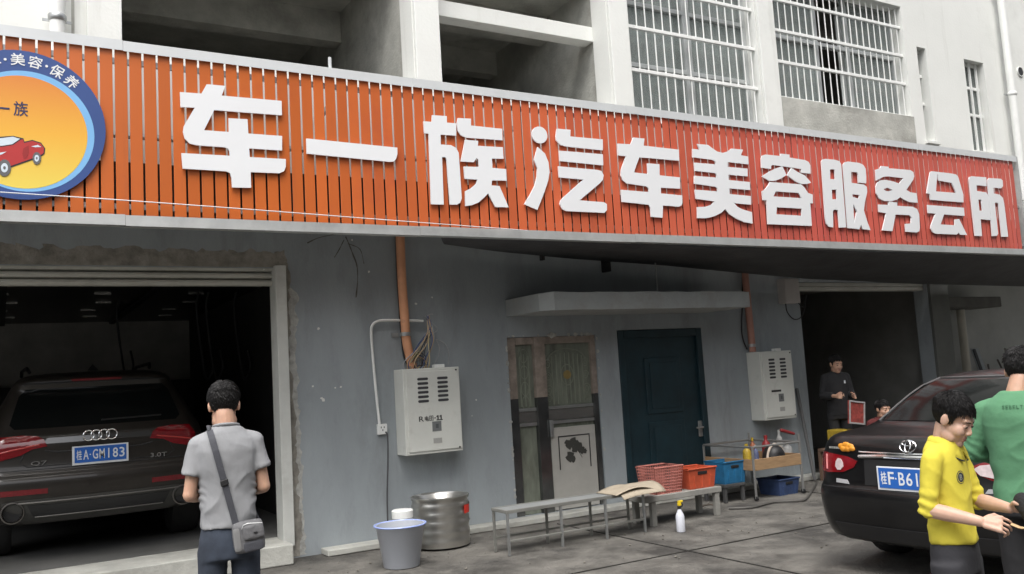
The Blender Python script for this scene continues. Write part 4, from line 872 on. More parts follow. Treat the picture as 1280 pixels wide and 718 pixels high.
def outline(w_, yr, yf, rr, bulge, zf):
    """right half of a horizontal slice from rear centre round to front centre"""
    pts = []
    for k in range(9):
        x = (w_ - rr) * k / 8; pts.append((x, yr + bulge * (x / w_) ** 2))
    yc = yr + bulge * ((w_ - rr) / w_) ** 2
    for k in range(1, 9):
        t = rad(90 * k / 8); pts.append((w_ - rr + rr * math.sin(t), yc + rr * 1.05 * (1 - math.cos(t)) + bulge * .15 * k / 8))
    ys = pts[-1][1]; fr = min(.35, (yf - ys) * .3)
    for k in range(1, 13): pts.append((w_, ys + (yf - fr - ys) * k / 12))
    for k in range(1, 7): t = rad(90 * k / 6); pts.append((w_ - fr + fr * math.cos(t), yf - fr + fr * math.sin(t)))
    for k in range(1, 6): pts.append(((w_ - fr) * (1 - k / 5), yf + .08 * (k / 5)))
    return pts
class Car:
    def __init__(s, name, label, T, slices, paint, group):
        s.T = T; s.root = thing(name, T @ Vector((0, 2.4, 0)), label, 'car', group)
        vs = []; fs = []
        half = [outline(w_, yr, yf, rr, bu, z) for (z, w_, yr, yf, rr, bu) in slices]; n = len(half[0]); M_ = 2 * n - 2
        for (z, *_), h in zip(slices, half):
            for x, y in h: vs.append((x, y, z))
            for x, y in h[-2:0:-1]: vs.append((-x, y, z))
        for i in range(len(slices) - 1):
            for k in range(M_): a, b = i * M_ + k, i * M_ + (k + 1) % M_; fs.append((a, b, b + M_, a + M_))
        b = (len(slices) - 1) * M_
        fs += [(b + k, b + k + 1, b + M_ - k - 1, b + (M_ - k) % M_) if k else (b, b + 1, b + M_ - 1) for k in range(n - 2)]
        fs.append((b + n - 2, b + n - 1, b + n))
        fs.append(tuple(range(M_ - 1, -1, -1)))
        lo = MB(); lo.add(vs, fs)
        o = mkobj('tmp', lo.v, lo.f, None); md = o.modifiers.new('s', 'SUBSURF'); md.levels = 1
        v2, f2 = ev_mesh(o); bpy.data.objects.remove(o)
        s.bvh = BVHTree.FromPolygons(v2, f2)
        s.body = MB().add(v2, f2).xf(T).build('body', paint, s.root, smooth=True, angle=180)
    def hit(s, x, z, off):
        h, nrm, *_ = s.bvh.ray_cast(Vector((x, -2, z)), Vector((0, 1, 0)))
        if h is None: h, nrm, *_ = s.bvh.find_nearest(Vector((x, .3, z)))
        if nrm.y > 0: nrm = -nrm
        return h + nrm * off
    def patch(s, loop, name, mat, off=.006, th=.01, parent=None, res=.04, smooth=True):
        bm = bmesh.new(); pts = []
        for (a, b), (c, d) in zip(loop, loop[1:] + loop[:1]):
            n = max(1, int(math.hypot(c - a, d - b) / res)); pts += [(a + (c - a) * k / n, b + (d - b) * k / n) for k in range(n)]
        vv = [bm.verts.new((a, 0, b)) for a, b in pts]; ee = [bm.edges.new((vv[i], vv[(i + 1) % len(vv)])) for i in range(len(vv))]
        bmesh.ops.triangle_fill(bm, edges=ee, use_beauty=True)
        for _ in range(3):
            long = [e for e in bm.edges if e.calc_length() > res * 1.6]
            if not long: break
            bmesh.ops.subdivide_edges(bm, edges=long, cuts=1); bmesh.ops.triangulate(bm, faces=bm.faces[:])
        bm.verts.index_update(); base = [(v.co.x, v.co.z) for v in bm.verts]; fs = [tuple(v.index for v in f.verts) for f in bm.faces]; bd = [tuple(v.index for v in e.verts) for e in bm.edges if e.is_boundary]
        bm.free(); out = [s.hit(a, b, off) for a, b in base]; inn = [s.hit(a, b, off - th) for a, b in base]; n = len(base)
        mb = MB(); mb.add(out + inn, fs + [(a, b, b + n, a + n) for a, b in bd]); mb.xf(s.T)
        return mb.build(name, mat, parent or s.root, smooth=smooth, angle=50)
    def line(s, pts, name, mat, r=.006, off=.0, parent=None):
        P = []
        for (a, b), (c, d) in zip(pts[:-1], pts[1:]):
            n = max(1, int(math.hypot(c - a, d - b) / .05)); P += [s.hit(a + (c - a) * k / n, b + (d - b) * k / n, off) for k in range(n)]
        P.append(s.hit(*pts[-1], off)); return MB().tube(P, r, 6).xf(s.T).build(name, mat, parent or s.root, smooth=True)
    def wheel(s, x, y, r, wd):
        T = s.T; sg = 1 if x > 0 else -1
        w_ = child_empty('wheel', T @ Vector((x, y, 0)), s.root)
        R_ = T.to_3x3()
        def lat(prof, nm, mt): MB().lathe([(a, b * sg) for a, b in prof], (x, y, r), 28, 'X').xf(T).build(nm, mt, w_, smooth=True)
        lat([(r * .66, -wd / 2), (r * .93, -wd / 2), (r, -wd * .36), (r, wd * .36), (r * .93, wd / 2), (r * .66, wd / 2)], 'tyre', rubber)
        lat([(r * .655, wd * .4), (r * .6, wd * .46), (r * .56, wd * .3), (r * .2, wd * .38), (.02, wd * .4)], 'rim', rim_m)
    def plate(s, x, z, y, text, w_=.44, h_=.14, fw=.02):
        pl = child_empty('number_plate', s.T @ Vector((x, y, z)), s.root)
        T = s.T
        MB().box(x - w_ / 2 - fw, x + w_ / 2 + fw, y + .003, y + .012, z - h_ / 2 - fw, z + h_ / 2 + fw * .6).xf(T).build('plate_frame', plate_white, pl, bevel=.003)
        MB().box(x - w_ / 2, x + w_ / 2, y - .001, y + .0025, z - h_ / 2, z + h_ / 2).xf(T).build('plate_panel', blue_plate, pl)
        mb = MB(); i = 0; k = w_ / .44
        spots = [15.5, 72.5, 126, 151.5, 208.5, 265.5, 322.5, 379.5]
        for ch in text:
            a = (spots[i] / 1000 - .22) * k; i += 1
            if ch == '·': mb.box(x + a, x + a + .010, y - .0025, y - .0012, z - .005, z + .005); continue
            wc = .045 * k
            if ch == '1': a += .017 * k; wc = .011 * k; mb.box(x + a, x + a + wc, y - .0025, y - .0012, z - h_ * .32, z + h_ * .32); continue
            write_rect(mb, ch, lambda p, q, d: Vector((p, y - .0018 - d, q)), x + a, x + a + wc, z - h_ * .32, z + h_ * .32, offset=.012)
        mb.xf(T).build('plate_lettering', plate_white, pl)
        return pl
def torus_pts(cx, cz, rx, rz, n=28): return [(cx + rx * math.cos(2 * math.pi * k / n), cz + rz * math.sin(2 * math.pi * k / n)) for k in range(n + 1)]

# ---- dark SUV inside the left garage
FL = .19; AY = 9.12
ctr = at(125, 545, AY + .1)
TA = Matrix.Translation((ctr.x, AY, FL))
suv_slices = [(.30, .80, .22, 4.7, .25, .10), (.36, .88, .10, 4.85, .25, .11), (.45, .95, .04, 4.95, .24, .12), (.56, .985, .0, 5.0, .24, .13), (.70, .99, -.01, 5.0, .24, .13), (.76, .99, .0, 5.0, .24, .13), (.79, .985, .035, 5.0, .24, .13),
  (.83, .98, .06, 5.0, .22, .13), (.95, .975, .075, 4.9, .22, .13), (1.05, .97, .075, 4.6, .22, .13), (1.10, .965, .085, 4.0, .22, .14), (1.14, .955, .11, 3.7, .22, .14), (1.18, .93, .15, 3.55, .22, .14), (1.3, .875, .22, 3.3, .22, .13), (1.45, .80, .31, 3.0, .2, .12), (1.56, .735, .38, 2.75, .2, .11), (1.60, .72, .33, 2.7, .2, .10), (1.65, .69, .33, 2.6, .2, .10), (1.69, .63, .40, 2.45, .2, .10), (1.715, .52, .6, 2.2, .2, .12), (1.73, .35, .9, 2.0, .15, .12)]
suv = Car('parked_suv', 'dark SUV parked nose-in inside the left garage', TA, suv_slices, car_paint('suv_paint', (.020, .017, .014)), 'parked cars')
def ap(a, b, Y=AY + .12): p = at(a / 3.264, 440 + b / 3.264, Y); return (p.x - ctr.x, p.z - FL)
suv.patch([(-.70, 1.20), (.70, 1.20), (.74, 1.24), (.66, 1.50), (.60, 1.565), (-.60, 1.565), (-.66, 1.50), (-.74, 1.24)], 'rear_window', tint, .004)
suv.line([(-.62, 1.615), (.62, 1.615)], 'spoiler_lip', trim_black, .012)
suv.patch([(-.22, 1.625), (.22, 1.625), (.22, 1.642), (-.22, 1.642)], 'brake_light', red_refl, .006)
suv.line([(.02, 1.235), (.56, 1.245)], 'rear_wiper', trim_black, .009, .012)
lamp = [ap(610, 352), ap(622, 325), ap(645, 310), ap(700, 300), ap(775, 297), ap(800, 330), ap(800, 385), ap(735, 376), ap(705, 372), ap(665, 355)]
for sg in (1, -1):
    lp = [(sg * min(x, .962), z) for x, z in lamp]
    l_ = suv.patch(lp, 'tail_light', red_lens, .010, .014)
    cx = sum(p[0] for p in lp) / len(lp); cz = sum(p[1] for p in lp) / len(lp)
    suv.line([(sg * .50, lamp[0][1] + .02), (sg * .72, lamp[0][1] - .015), (sg * .93, lamp[0][1] - .06)], 'lamp_light_guide', M('lamp_dark_red', (.55, .05, .045), .25), .008, .012, l_)
    suv.patch([(sg * a, b) for a, b in ((.44, ap(610, 530)[1]), (.92, ap(610, 530)[1] + .0), (.92, ap(610, 530)[1] + .05), (.44, ap(610, 530)[1] + .045))], 'bumper_reflector', red_refl, .005)
zc = ap(410, 360)[1]
suv.line([(-.46, zc - .055), (-.36, zc - .075), (.36, zc - .075), (.46, zc - .055)], 'tailgate_crease', trim_black, .010, -.002)
suv.patch([(-.47, zc + .005), (.47, zc + .005), (.44, zc + .055), (-.44, zc + .055)], 'tailgate_strip', M('suv_strip_paint', (.035, .035, .034), .18, coat=1, var=.05), .004)
suv.line([(-.86, .835), (.86, .835)], 'bumper_seam', trim_black, .007, -.002)
suv.line([(-.62, .99), (-.66, .90), (-.6, .86), (.6, .86), (.66, .90), (.62, .99)], 'tailgate_seam', trim_black, .006, -.001)
g_ = M('diffuser_grey', (.055, .054, .050), .5, var=.2)
suv.patch([(-.80, .42), (-.68, .40), (-.62, .36), (.62, .36), (.68, .40), (.80, .42), (.80, .56), (.66, .575), (-.66, .575), (-.80, .56)], 'diffuser', g_, .012, .016)
suv.patch([(-.55, .42), (.55, .42), (.60, .525), (-.60, .525)], 'diffuser_insert', trim_black, .02, .012)
suv.line([(-.68, .55), (.68, .55)], 'diffuser_edge', M('satin_edge', (.16, .155, .145), .4, metal=.5), .008, .018)
suv.line([(-.54, .425), (.54, .425)], 'diffuser_edge', MATS['satin_edge'], .006, .024)
for sg in (1, -1):
    c_ = suv.hit(sg * .72, .47, 0); e_ = child_empty('exhaust', TA @ c_, suv.root)
    MB().lathe([(.085, -.03), (.095, -.028), (.095, .05), (.078, .05), (.078, -.02)], c_ + Vector((0, -.03, 0)), 22, 'Y', cap=False).xf(TA).build('tailpipe', M('dull_tailpipe', (.16, .15, .14), .35, metal=.8), e_, smooth=True)
    MB().lathe([(.077, 0), (.077, .002)], c_ + Vector((0, -.012, 0)), 22, 'Y').xf(TA).build('tailpipe_bore', black, e_)
    suv.wheel(sg * .85, .95, .38, .26); suv.wheel(sg * .85, 3.95, .38, .26)
rg = child_empty('ring_badge', TA @ suv.hit(0, ap(408, 337)[1], 0), suv.root, 'four interlocking chrome rings'); zr = ap(408, 337)[1]
for k in range(4):
    y_ = suv.hit(0, zr, 0).y - .022 - .002 * (k % 2); x_ = (k - 1.5) * .066
    MB().tube([(x_ + .046 * math.cos(2 * math.pi * j / 28), y_, zr + .046 * math.sin(2 * math.pi * j / 28)) for j in range(29)], .0055, 6).xf(TA).build('ring', chrome, rg, smooth=True)
pz = ap(408, 413)[1]; suv.plate(ap(408, 413)[0], pz, suv.hit(0, pz, 0).y - .03, '桂A·GM183')
for tx, cx, w_, h_ in (('Q7', ap(158, 455), .13, .045), ('3.0T', ap(645, 418), .15, .04)):
    y_ = suv.hit(cx[0], cx[1], 0).y - .016; mb = MB(); write_rect(mb, tx, lambda p, q, d: Vector((p, y_ - d, q)), cx[0] - w_ / 2, cx[0] + w_ / 2, cx[1] - h_ / 2, cx[1] + h_ / 2, offset=.01, t=.006); mb.xf(TA).build('badge_lettering', chrome, suv.root)
for sg in (1, -1):
    MB().tube([(sg * .56, .95, 1.745), (sg * .58, 1.1, 1.79), (sg * .60, 2.3, 1.80), (sg * .60, 2.5, 1.75)], .018, 8).xf(TA).build('roof_rail', chrome if False else trim_black, suv.root, smooth=True)
MB().add([(-.05, .75, 1.735), (.05, .75, 1.735), (.03, .95, 1.735), (-.03, .95, 1.735), (0, .80, 1.80), (0, .83, 1.80)], [(3, 2, 1, 0), (0, 1, 4), (1, 2, 5, 4), (2, 3, 5), (3, 0, 4, 5)]).xf(TA).build('roof_antenna', trim_black, suv.root)

# ---- black saloon at the right
th = rad(5); pl_ = atD(1133, 600, 6.1)
TB = Matrix.Translation((pl_.x, pl_.y, 0)) @ Matrix.Rotation(-(math.pi / 2 - th), 4, 'Z')
sal_slices = [(.20, .76, .16, 4.0, .19, .09), (.26, .82, .08, 4.15, .19, .09), (.36, .845, .035, 4.25, .19, .09), (.48, .85, .01, 4.3, .19, .09), (.58, .85, .0, 4.3, .19, .09), (.63, .85, .01, 4.3, .19, .09), (.655, .845, .035, 4.3, .19, .09), (.68, .845, .045, 4.3, .19, .09),
  (.80, .84, .05, 4.2, .19, .09), (.90, .825, .06, 3.9, .19, .09), (.97, .80, .075, 3.5, .19, .09), (1.01, .775, .12, 3.3, .19, .09), (1.025, .75, .22, 3.2, .19, .09), (1.04, .72, .42, 3.1, .22, .12), (1.07, .69, .58, 3.0, .2, .1), (1.15, .66, .72, 2.85, .2, .1), (1.27, .615, .95, 2.6, .2, .1), (1.36, .57, 1.18, 2.4, .2, .1), (1.41, .50, 1.4, 2.2, .18, .1), (1.435, .36, 1.6, 2.0, .12, .08)]
sal = Car('black_saloon', 'black saloon with blue plate parked at the right', TB, sal_slices, car_paint('saloon_paint', (.006, .006, .0065)), 'parked cars')
sal.patch([(-.57, 1.09), (.57, 1.09), (.50, 1.33), (.44, 1.365), (-.44, 1.365), (-.50, 1.33)], 'rear_window', tint, .004)
pt = [(-.60, 1.085), (-.56, 1.2), (-.52, 1.33), (-.45, 1.385), (.45, 1.385), (.52, 1.33), (.56, 1.2), (.60, 1.085)]
sal.line(pt, 'window_surround', M('window_trim_satin', (.20, .20, .20), .35, metal=.6), .007, .004)
for sg in (1, -1):
    l_ = sal.patch([(sg * a, b) for a, b in ((.42, .835), (.45, .79), (.55, .75), (.70, .74), (.835, .755), (.835, .88), (.72, .89), (.50, .865))], 'tail_light', red_lens, .008, .012)
    sal.patch([(sg * a, b) for a, b in ((.545, .79), (.57, .765), (.60, .765), (.618, .79), (.612, .825), (.59, .85), (.565, .845), (.548, .82))] if sg < 0 else [(a, b) for a, b in ((.44, .82), (.48, .78), (.58, .762), (.68, .765), (.68, .845), (.60, .86), (.48, .845))], 'reversing_light', white_lens, .014, .008, l_)
    sal.line([(sg * .70, .765), (sg * .70, .875)], 'lamp_rib', M('lamp_pale_rib', (.7, .25, .25), .3), .006, .012, l_)
    sal.patch([(sg * a, b) for a, b in ((.50, .665), (.62, .67), (.62, .70), (.52, .695))], 'bumper_reflector', M('pale_reflector', (.35, .35, .36), .3), .006)
    sal.wheel(sg * .74, .98, .31, .2); sal.wheel(sg * .74, 3.45, .31, .2)
sal.line([(-.40, .872), (-.2, .882), (.2, .882), (.40, .872)], 'chrome_strip', chrome, .014, .008)
sal.line([(-.40, .905), (.40, .905)], 'chrome_strip', chrome, .006, .006)
sal.line([(-.84, .64), (.84, .64)], 'bumper_seam', trim_black, .006, -.002)
sal.patch([(-.62, .28), (.62, .28), (.66, .38), (-.66, .38)], 'lower_bumper_insert', trim_black, .008, .012)
pz = .735; sal.patch([(-.36, .67), (.36, .67), (.36, .855), (-.36, .855)], 'plate_recess', trim_black, .004)
sal.plate(0.0, pz, sal.hit(0, pz, 0).y - .03, '桂F·B61', .44, .14, .016)
bd = child_empty('oval_badge', TB @ sal.hit(0, .955, 0), sal.root, 'chrome badge of three overlapping ovals'); y_ = sal.hit(0, .945, 0).y - .014; zc = .958
for rx, rz, dz in ((.060, .041, 0), (.020, .039, 0), (.042, .017, .020)):
    MB().tube([(x_, y_ - .003 * (rx < .06) + (q_ - zc) * .35, q_) for x_, q_ in torus_pts(0, zc + dz, rx, rz)], .0036, 6).xf(TB).build('oval', chrome, bd, smooth=True)
mb = MB(); fl = M('orange_flower_sticker', (.62, .25, .02), .5, var=.15, vs=60)
for k, (a, b, r) in enumerate(((-.56, .935, .034), (-.52, .943, .038), (-.48, .935, .034), (-.54, .918, .03), (-.50, .918, .03), (-.46, .922, .026))):
    p = sal.hit(a, b, .006 + .0008 * k); mb.ell(p, (r, .012, r * .72), n=10, m=6)
mb.xf(TB).build('flower_sticker', fl, sal.root, smooth=True)
y_ = sal.hit(-.62, .925, 0).y - .012; mb = MB()
for i in range(5): mb.box(-.685 + i * .022, -.668 + i * .022, y_ + .02 - i * .005, y_ + .025 - i * .005, .918, .934)
mb.xf(TB).build('badge_lettering', chrome, sal.root)
# ------------------------------------------------------------------ things along the wall
random.seed(11)
# steel drum
YD = W - .55
x0, x1 = AX(517, 640, YD), AX(583, 640, YD); zt = AZ(550, 619, YD); cx, r = (x0 + x1) / 2, (x1 - x0) / 2
drum_m = M('drum_stainless', (.50, .49, .46), .28, metal=.9, var=.1, vs=5)
t = thing('steel_drum', (cx, YD, 0), 'stainless steel drum with a red label by the grey wall', 'drum')
prof = [(r * .97, 0.02)]
for k in range(5):
    z = zt * (.15 + .17 * k); prof += [(r * .97, z - .02), (r, z), (r * .97, z + .02)]
prof += [(r * .97, zt - .03), (r * 1.01, zt - .02), (r * 1.01, zt), (r * .95, zt), (r * .94, zt - .02), (r * .82, zt - .05), (r * .8, zt - .12), (.01, zt - .13)]
MB().lathe(prof, (cx, YD, 0.0), 36).build('shell', drum_m, t, smooth=True, angle=50)
for a0, a1, mt, nm, z0_, z1_ in ((-62, -38, M('red_label', (.62, .035, .02), .5), 'red_label', zt - .17, zt - .09), (-36, -14, M('pale_label', (.5, .5, .49), .6), 'pale_label', zt - .16, zt - .08), (-36, -22, MATS['pale_label'], 'pale_label', zt - .27, zt - .20)):
    vs = []; n = 8
    for z in (z0_, z1_):
        for k in range(n + 1): a = rad(a0 + (a1 - a0) * k / n); vs.append((cx + (r * 1.012) * math.cos(a), YD + (r * 1.012) * math.sin(a), z))
    MB().add(vs, [(k, k + 1, n + 2 + k, n + 1 + k) for k in range(n)]).build(nm, mt, t)
# clear water jug
YJ = W - .75; p = at(503, 640, YJ); zt = AZ(503, 637, YJ)
t = thing('water_jug', (p.x, YJ, 0), 'clear plastic jug with a white lid beside the steel drum', 'jug')
jg = M('clear_jug_plastic', (.52, .55, .56), .15, var=.1, trans=.55)
MB().lathe([(.10, .005), (.115, .02), (.115, zt * .3), (.108, zt * .33), (.115, zt * .36), (.115, zt - .14), (.10, zt - .08), (.095, zt - .075)], (p.x, YJ, 0), 24).build('body', jg, t, smooth=True, angle=60)
MB().lathe([(.10, zt - .074), (.102, zt - .01), (.09, zt), (.01, zt + .002)], (p.x, YJ, 0), 24).build('lid', white_pvc, t, smooth=True, angle=50)
# white basin on a stool, only its rim shows in front of the jug
YBn = W - 1.15; p = at(500, 656, YBn); zr = AZ(500, 655.5, YBn); rb = (AX(530, 657, YBn) - AX(472, 657, YBn)) / 2
t = thing('plastic_basin', (p.x, YBn, 0), 'white basin with a bluish rim in front of the jug', 'basin')
MB().lathe([(rb * .7, .004), (rb * .72, .01), (rb * .96, zr - .02), (rb * 1.03, zr - .01), (rb * 1.03, zr), (rb * .96, zr), (rb * .68, .03), (.01, .03)], (p.x, YBn, 0), 36).build('bowl', M('white_basin_plastic', (.40, .42, .46), .35, var=.04), t, smooth=True, angle=60)
MB().tube([(p.x + rb * 1.03 * math.cos(2 * math.pi * k / 40), YBn + rb * 1.03 * math.sin(2 * math.pi * k / 40), zr) for k in range(41)], .008, 6).build('rim', M('blue_rim_plastic', (.30, .38, .70), .35), t, smooth=True)

# metal frame rack
YR = W - 1.5
xa, xb = AX(632, 641, YR), AX(806, 611, YR); zr = (AZ(640, 640, YR) + AZ(790, 613, YR)) / 2; yb_ = YR + .26
t = thing('frame_rack', ((xa + xb) / 2, YR + .27, 0), 'low steel frame rack with a grey top and cardboard on one end', 'rack')
rackm = M('dull_rack_steel', (.26, .26, .24), .5, metal=.5, var=.15, vs=6)
for y in (YR, yb_): MB().box(xa, xb, y - .015, y + .015, zr - .03, zr).build('top_rail', rackm, t, bevel=.003)
for y in (YR, yb_): MB().box(xa + .02, xb - .02, y - .01, y + .01, .12, .14).build('lower_rail', rackm, t, bevel=.003)
for x in (xa, xb - .03): MB().box(x + .001, x + .031, YR + .016, yb_ - .016, zr - .03, zr - .001).build('end_rail', rackm, t, bevel=.003)
MB().box(xa + .035, xb - .035, YR + .018, yb_ - .018, zr - .02, zr - .004).build('top_sheet', M('grey_sheet', (.24, .25, .25), .45, var=.15), t)
for px in (634, 701, 757, 805):
    x = min(max(AX(px, 640, YR), xa + .012), xb - .012)
    for y in (YR, yb_): MB().box(x - .011, x + .011, y - .011, y + .011, .002, zr - .031).build('leg', steel if y == YR else rackm, t, bevel=.002)
# cardboard sheets
card = M('cardboard', (.34, .29, .22), .9, var=.12, vs=7, bump=.1, bs=50)
for i in range(2):
    mb = MB(); n = 10; m_ = 8; xc = AX(786 + i * 4, 612, YR + .1); vs = []
    for b in range(m_ + 1):
        for a in range(n + 1):
            x = xc - .30 + .52 * a / n + (.1 if i else 0) * b / m_; y = YR - .10 + .34 * b / m_ - .06 * i
            vs.append((x, y, zr + .006 + .03 * i + .05 * math.sin(math.pi * a / n) * (1 - .5 * i) + (.06 * i) * max(0, a / n - .6) - (.03 + .04 * i) * (1 - b / m_) ** 3 * (i)))
    mb.add(vs, [(b * (n + 1) + a, b * (n + 1) + a + 1, (b + 1) * (n + 1) + a + 1, (b + 1) * (n + 1) + a) for b in range(m_) for a in range(n)])
    o = mb.build('cardboard_sheet', card, smooth=True, angle=180); md = o.modifiers.new('t', 'SOLIDIFY'); md.thickness = .005
    tag(o, ['lower sheet of brown cardboard lying flat on the frame rack', 'upper buckled sheet of brown cardboard on the frame rack'][i], 'cardboard')
# stone-topped bench with baskets
YT = W - 1.35
xa, xb = AX(806, 625, YT), AX(902, 609, YT); zb = (AZ(815, 622, YT) + AZ(895, 608, YT)) / 2
t = thing('low_bench', ((xa + xb) / 2, YT + .25, 0), 'low grey bench carrying the pink and orange baskets', 'bench')
bm_ = M('grey_bench_top', (.24, .235, .215), .7, var=.2, vs=5)
MB().box(xa, xb, YT, YT + .36, zb - .06, zb).build('bench_top', bm_, t, bevel=.006)
for x in (xa + .12, xb - .06):
    for y in (YT + .03, YT + .31): MB().box(x - .03, x + .03, y - .02, y + .03, .002, zb - .062).build('leg', bm_, t, bevel=.004)
def basket(name, label, px0, px1, py, yc, dep, h, mat, lattice, group=None, cat='basket', zbase=None):
    z0 = zbase if zbase is not None else zb + .001; x0, x1 = AX(px0, py, yc), AX(px1, py, yc); w_ = x1 - x0; cx = (x0 + x1) / 2
    t = thing(name, (cx, yc + dep / 2, z0), label, cat, group); tp = .86
    def P(u, v, f):     # u, v in -1..1, f height 0..1
        k = tp + (1 - tp) * f; return Vector((cx + u * w_ / 2 * k, yc + dep / 2 + v * dep / 2 * k, z0 + h * f))
    cor = [(-1, -1), (1, -1), (1, 1), (-1, 1)]
    mb = MB(); rim = [P(*c, 1) for c in cor]; mb.tube(rim + [rim[0], rim[1]], .012, 8, flat=.8); mb.build('rim', mat, t, smooth=True)
    if lattice:
        mb = MB()
        for (a, b) in zip(cor, cor[1:] + cor[:1]):
            L_ = (P(*b, .5) - P(*a, .5)).length; n = max(6, int(L_ / .028))
            for k in range(n + 1):
                s_ = k / n; uv = (a[0] + (b[0] - a[0]) * s_, a[1] + (b[1] - a[1]) * s_); mb.tube([P(*uv, 0), P(*uv, 1)], .0055, 5)
            m_ = max(5, int(h / .028))
            for j in range(m_ + 1): mb.tube([P(*a, j / m_), P(*b, j / m_)], .0055, 5)
        mb.build('lattice', mat, t)
    else:
        mb = MB(); vs = [P(*c, 0) for c in cor] + [P(*c, 1) for c in cor] + [P(c[0] * .96, c[1] * .96, 1) for c in cor] + [P(c[0] * .95, c[1] * .95, .04) for c in cor]
        mb.add(vs, [(i, (i + 1) % 4, 4 + (i + 1) % 4, 4 + i) for i in range(4)] + [(8 + i, 8 + (i + 1) % 4, 12 + (i + 1) % 4, 12 + i) for i in range(4)] + [(4 + i, 4 + (i + 1) % 4, 8 + (i + 1) % 4, 8 + i) for i in range(4)] + [(15, 14, 13, 12)])
        mb.build('tub', mat, t, bevel=.008)
        a, b = P(-.35, -1.02, .78), P(.35, -1.02, .78); MB().box(a.x, b.x, a.y - .004, a.y + .02, a.z - .018, a.z + .018).build('hand_slot', black, t, bevel=.008)
        for k in (-.6, 0, .6): MB().tube([P(k, -1.01, .05), P(k, -1.01, .62)], .008, 6).build('rib', mat, t, smooth=True)
    MB().box(cx - w_ / 2 * tp, cx + w_ / 2 * tp, yc + dep / 2 * (1 - tp), yc + dep / 2 * (1 + tp), z0, z0 + .006).build('base', mat, t)
    return t
basket('pink_basket', 'faded pink lattice basket on the low grey bench', 818, 854, 592, YT + .03, .30, .27, M('faded_pink_plastic', (.36, .13, .105), .6, var=.2, vs=20), True, 'plastic baskets')
basket('orange_basket', 'bright orange solid-sided basket next to the pink one', 861, 896, 596, YT + .03, .30, .21, M('orange_plastic', (.44, .075, .032), .5, var=.2, vs=12), False, 'plastic baskets')
basket('blue_tub', 'large blue tub standing behind the orange basket', 905, 934, 592, W - .80, .32, .25, M('blue_plastic', (.016, .13, .27), .5, var=.25, vs=12), False, None, 'tub', .215)
st = thing('low_stool', (AX(906, 620, W - .65), W - .65, 0), 'dark low stool holding the large blue tub', 'stool')
xs0, xs1 = AX(904, 592, W - .80), AX(931, 592, W - .80)
MB().box(xs0, xs1, W - .80, W - .42, .18, .213).build('seat', M('dark_stool', (.06, .06, .06), .7), st, bevel=.004)
for x in (xs0 + .03, xs1 - .03):
    for y in (W - .77, W - .45): MB().box(x - .018, x + .018, y - .018, y + .018, .002, .179).build('leg', MATS['dark_stool'], st)
# spray bottle
YSp = W - 1.75; p = at(849.5, 640, YSp); zt = AZ(849, 626, YSp); zt = max(.24, zt)
t = thing('spray_bottle', (p.x, YSp, 0), 'white spray bottle with a yellow and black trigger on the ground', 'spray bottle')
h_ = zt
MB().lathe([(.040, .003), (.043, .012), (.043, h_ * .5), (.036, h_ * .58), (.018, h_ * .70), (.014, h_ * .76)], (p.x, YSp, 0), 18).build('bottle', M('white_bottle_plastic', (.66, .68, .74), .35, trans=.1), t, smooth=True, angle=60)
MB().lathe([(.019, h_ * .74), (.019, h_ * .83)], (p.x, YSp, 0), 14).build('collar', black, t)
MB().box(p.x - .014, p.x + .02, YSp - .014, YSp + .014, h_ * .832, h_ * .94).build('trigger_body', M('yellow_trigger', (.72, .52, .02), .4), t, bevel=.006)
MB().box(p.x - .014, p.x + .045, YSp - .011, YSp + .011, h_ * .942, h_ * 1.0).build('nozzle', MATS['yellow_trigger'], t, bevel=.005)
MB().tube([(p.x + .026, YSp, h_ * .93), (p.x + .042, YSp, h_ * .86), (p.x + .032, YSp, h_ * .78)], .006, 6).build('trigger', black, t, smooth=True)
# trolley
YC = W - .95; xa, xb = AX(941, 570, YC), AX(1000, 565, YC); y1_ = W - .12; zt = AZ(970, 556, YC); zl = AZ(970, 626, YC); zw = AZ(970, 571, YC)
t = thing('tool_trolley', ((xa + xb) / 2, (YC + y1_) / 2, 0), 'two-tier steel trolley with a wooden tray under the smaller meter box', 'trolley')
tm = M('trolley_steel', (.30, .30, .29), .4, metal=.6, var=.15); wood = M('worn_tray_wood', (.30, .19, .10), .7, var=.25, vs=6, stretch=(1, 1, 6))
for x in (xa, xb):
    for y in (YC, y1_): MB().tube([(x, y, .03), (x, y, zt + (.09 if x == xb else 0))], .015, 8).build('post', tm, t, smooth=True); MB().lathe([(.03, -.012), (.03, .012)], (x, y, .032), 12, 'X').build('castor', black, t)
for y in (YC, y1_): MB().tube([(xa, y, zt), (xb, y, zt)], .013, 8).build('rail', tm, t, smooth=True); MB().tube([(xa, y, zl), (xb, y, zl)], .015, 8).build('rail', steel, t, smooth=True)
for x in (xa, xb): MB().tube([(x, YC, zt), (x, y1_, zt)], .013, 8).build('rail', tm, t, smooth=True)
zs_ = zw - .11
MB().box(xa + .005, xb - .005, YC - .012, YC + .012, zs_ - .02, zw).build('tray_board', wood, t, bevel=.004)
MB().box(xa - .012, xa + .008, YC + .014, y1_ - .02, zs_ - .02, zw).build('tray_board', wood, t, bevel=.004)
MB().box(xb - .012, xb + .008, YC + .014, y1_ - .02, zs_ - .02, zw).build('tray_board', wood, t, bevel=.004)
MB().box(xa + .01, xb - .014, YC + .014, y1_ - .02, zs_ - .02, zs_).build('tray_base', wood, t)
MB().box(xa + .01, xb - .01, YC + .016, y1_ - .02, zl - .006, zl + .012).build('lower_shelf', M('lower_shelf_board', (.20, .18, .14), .8, var=.2), t)
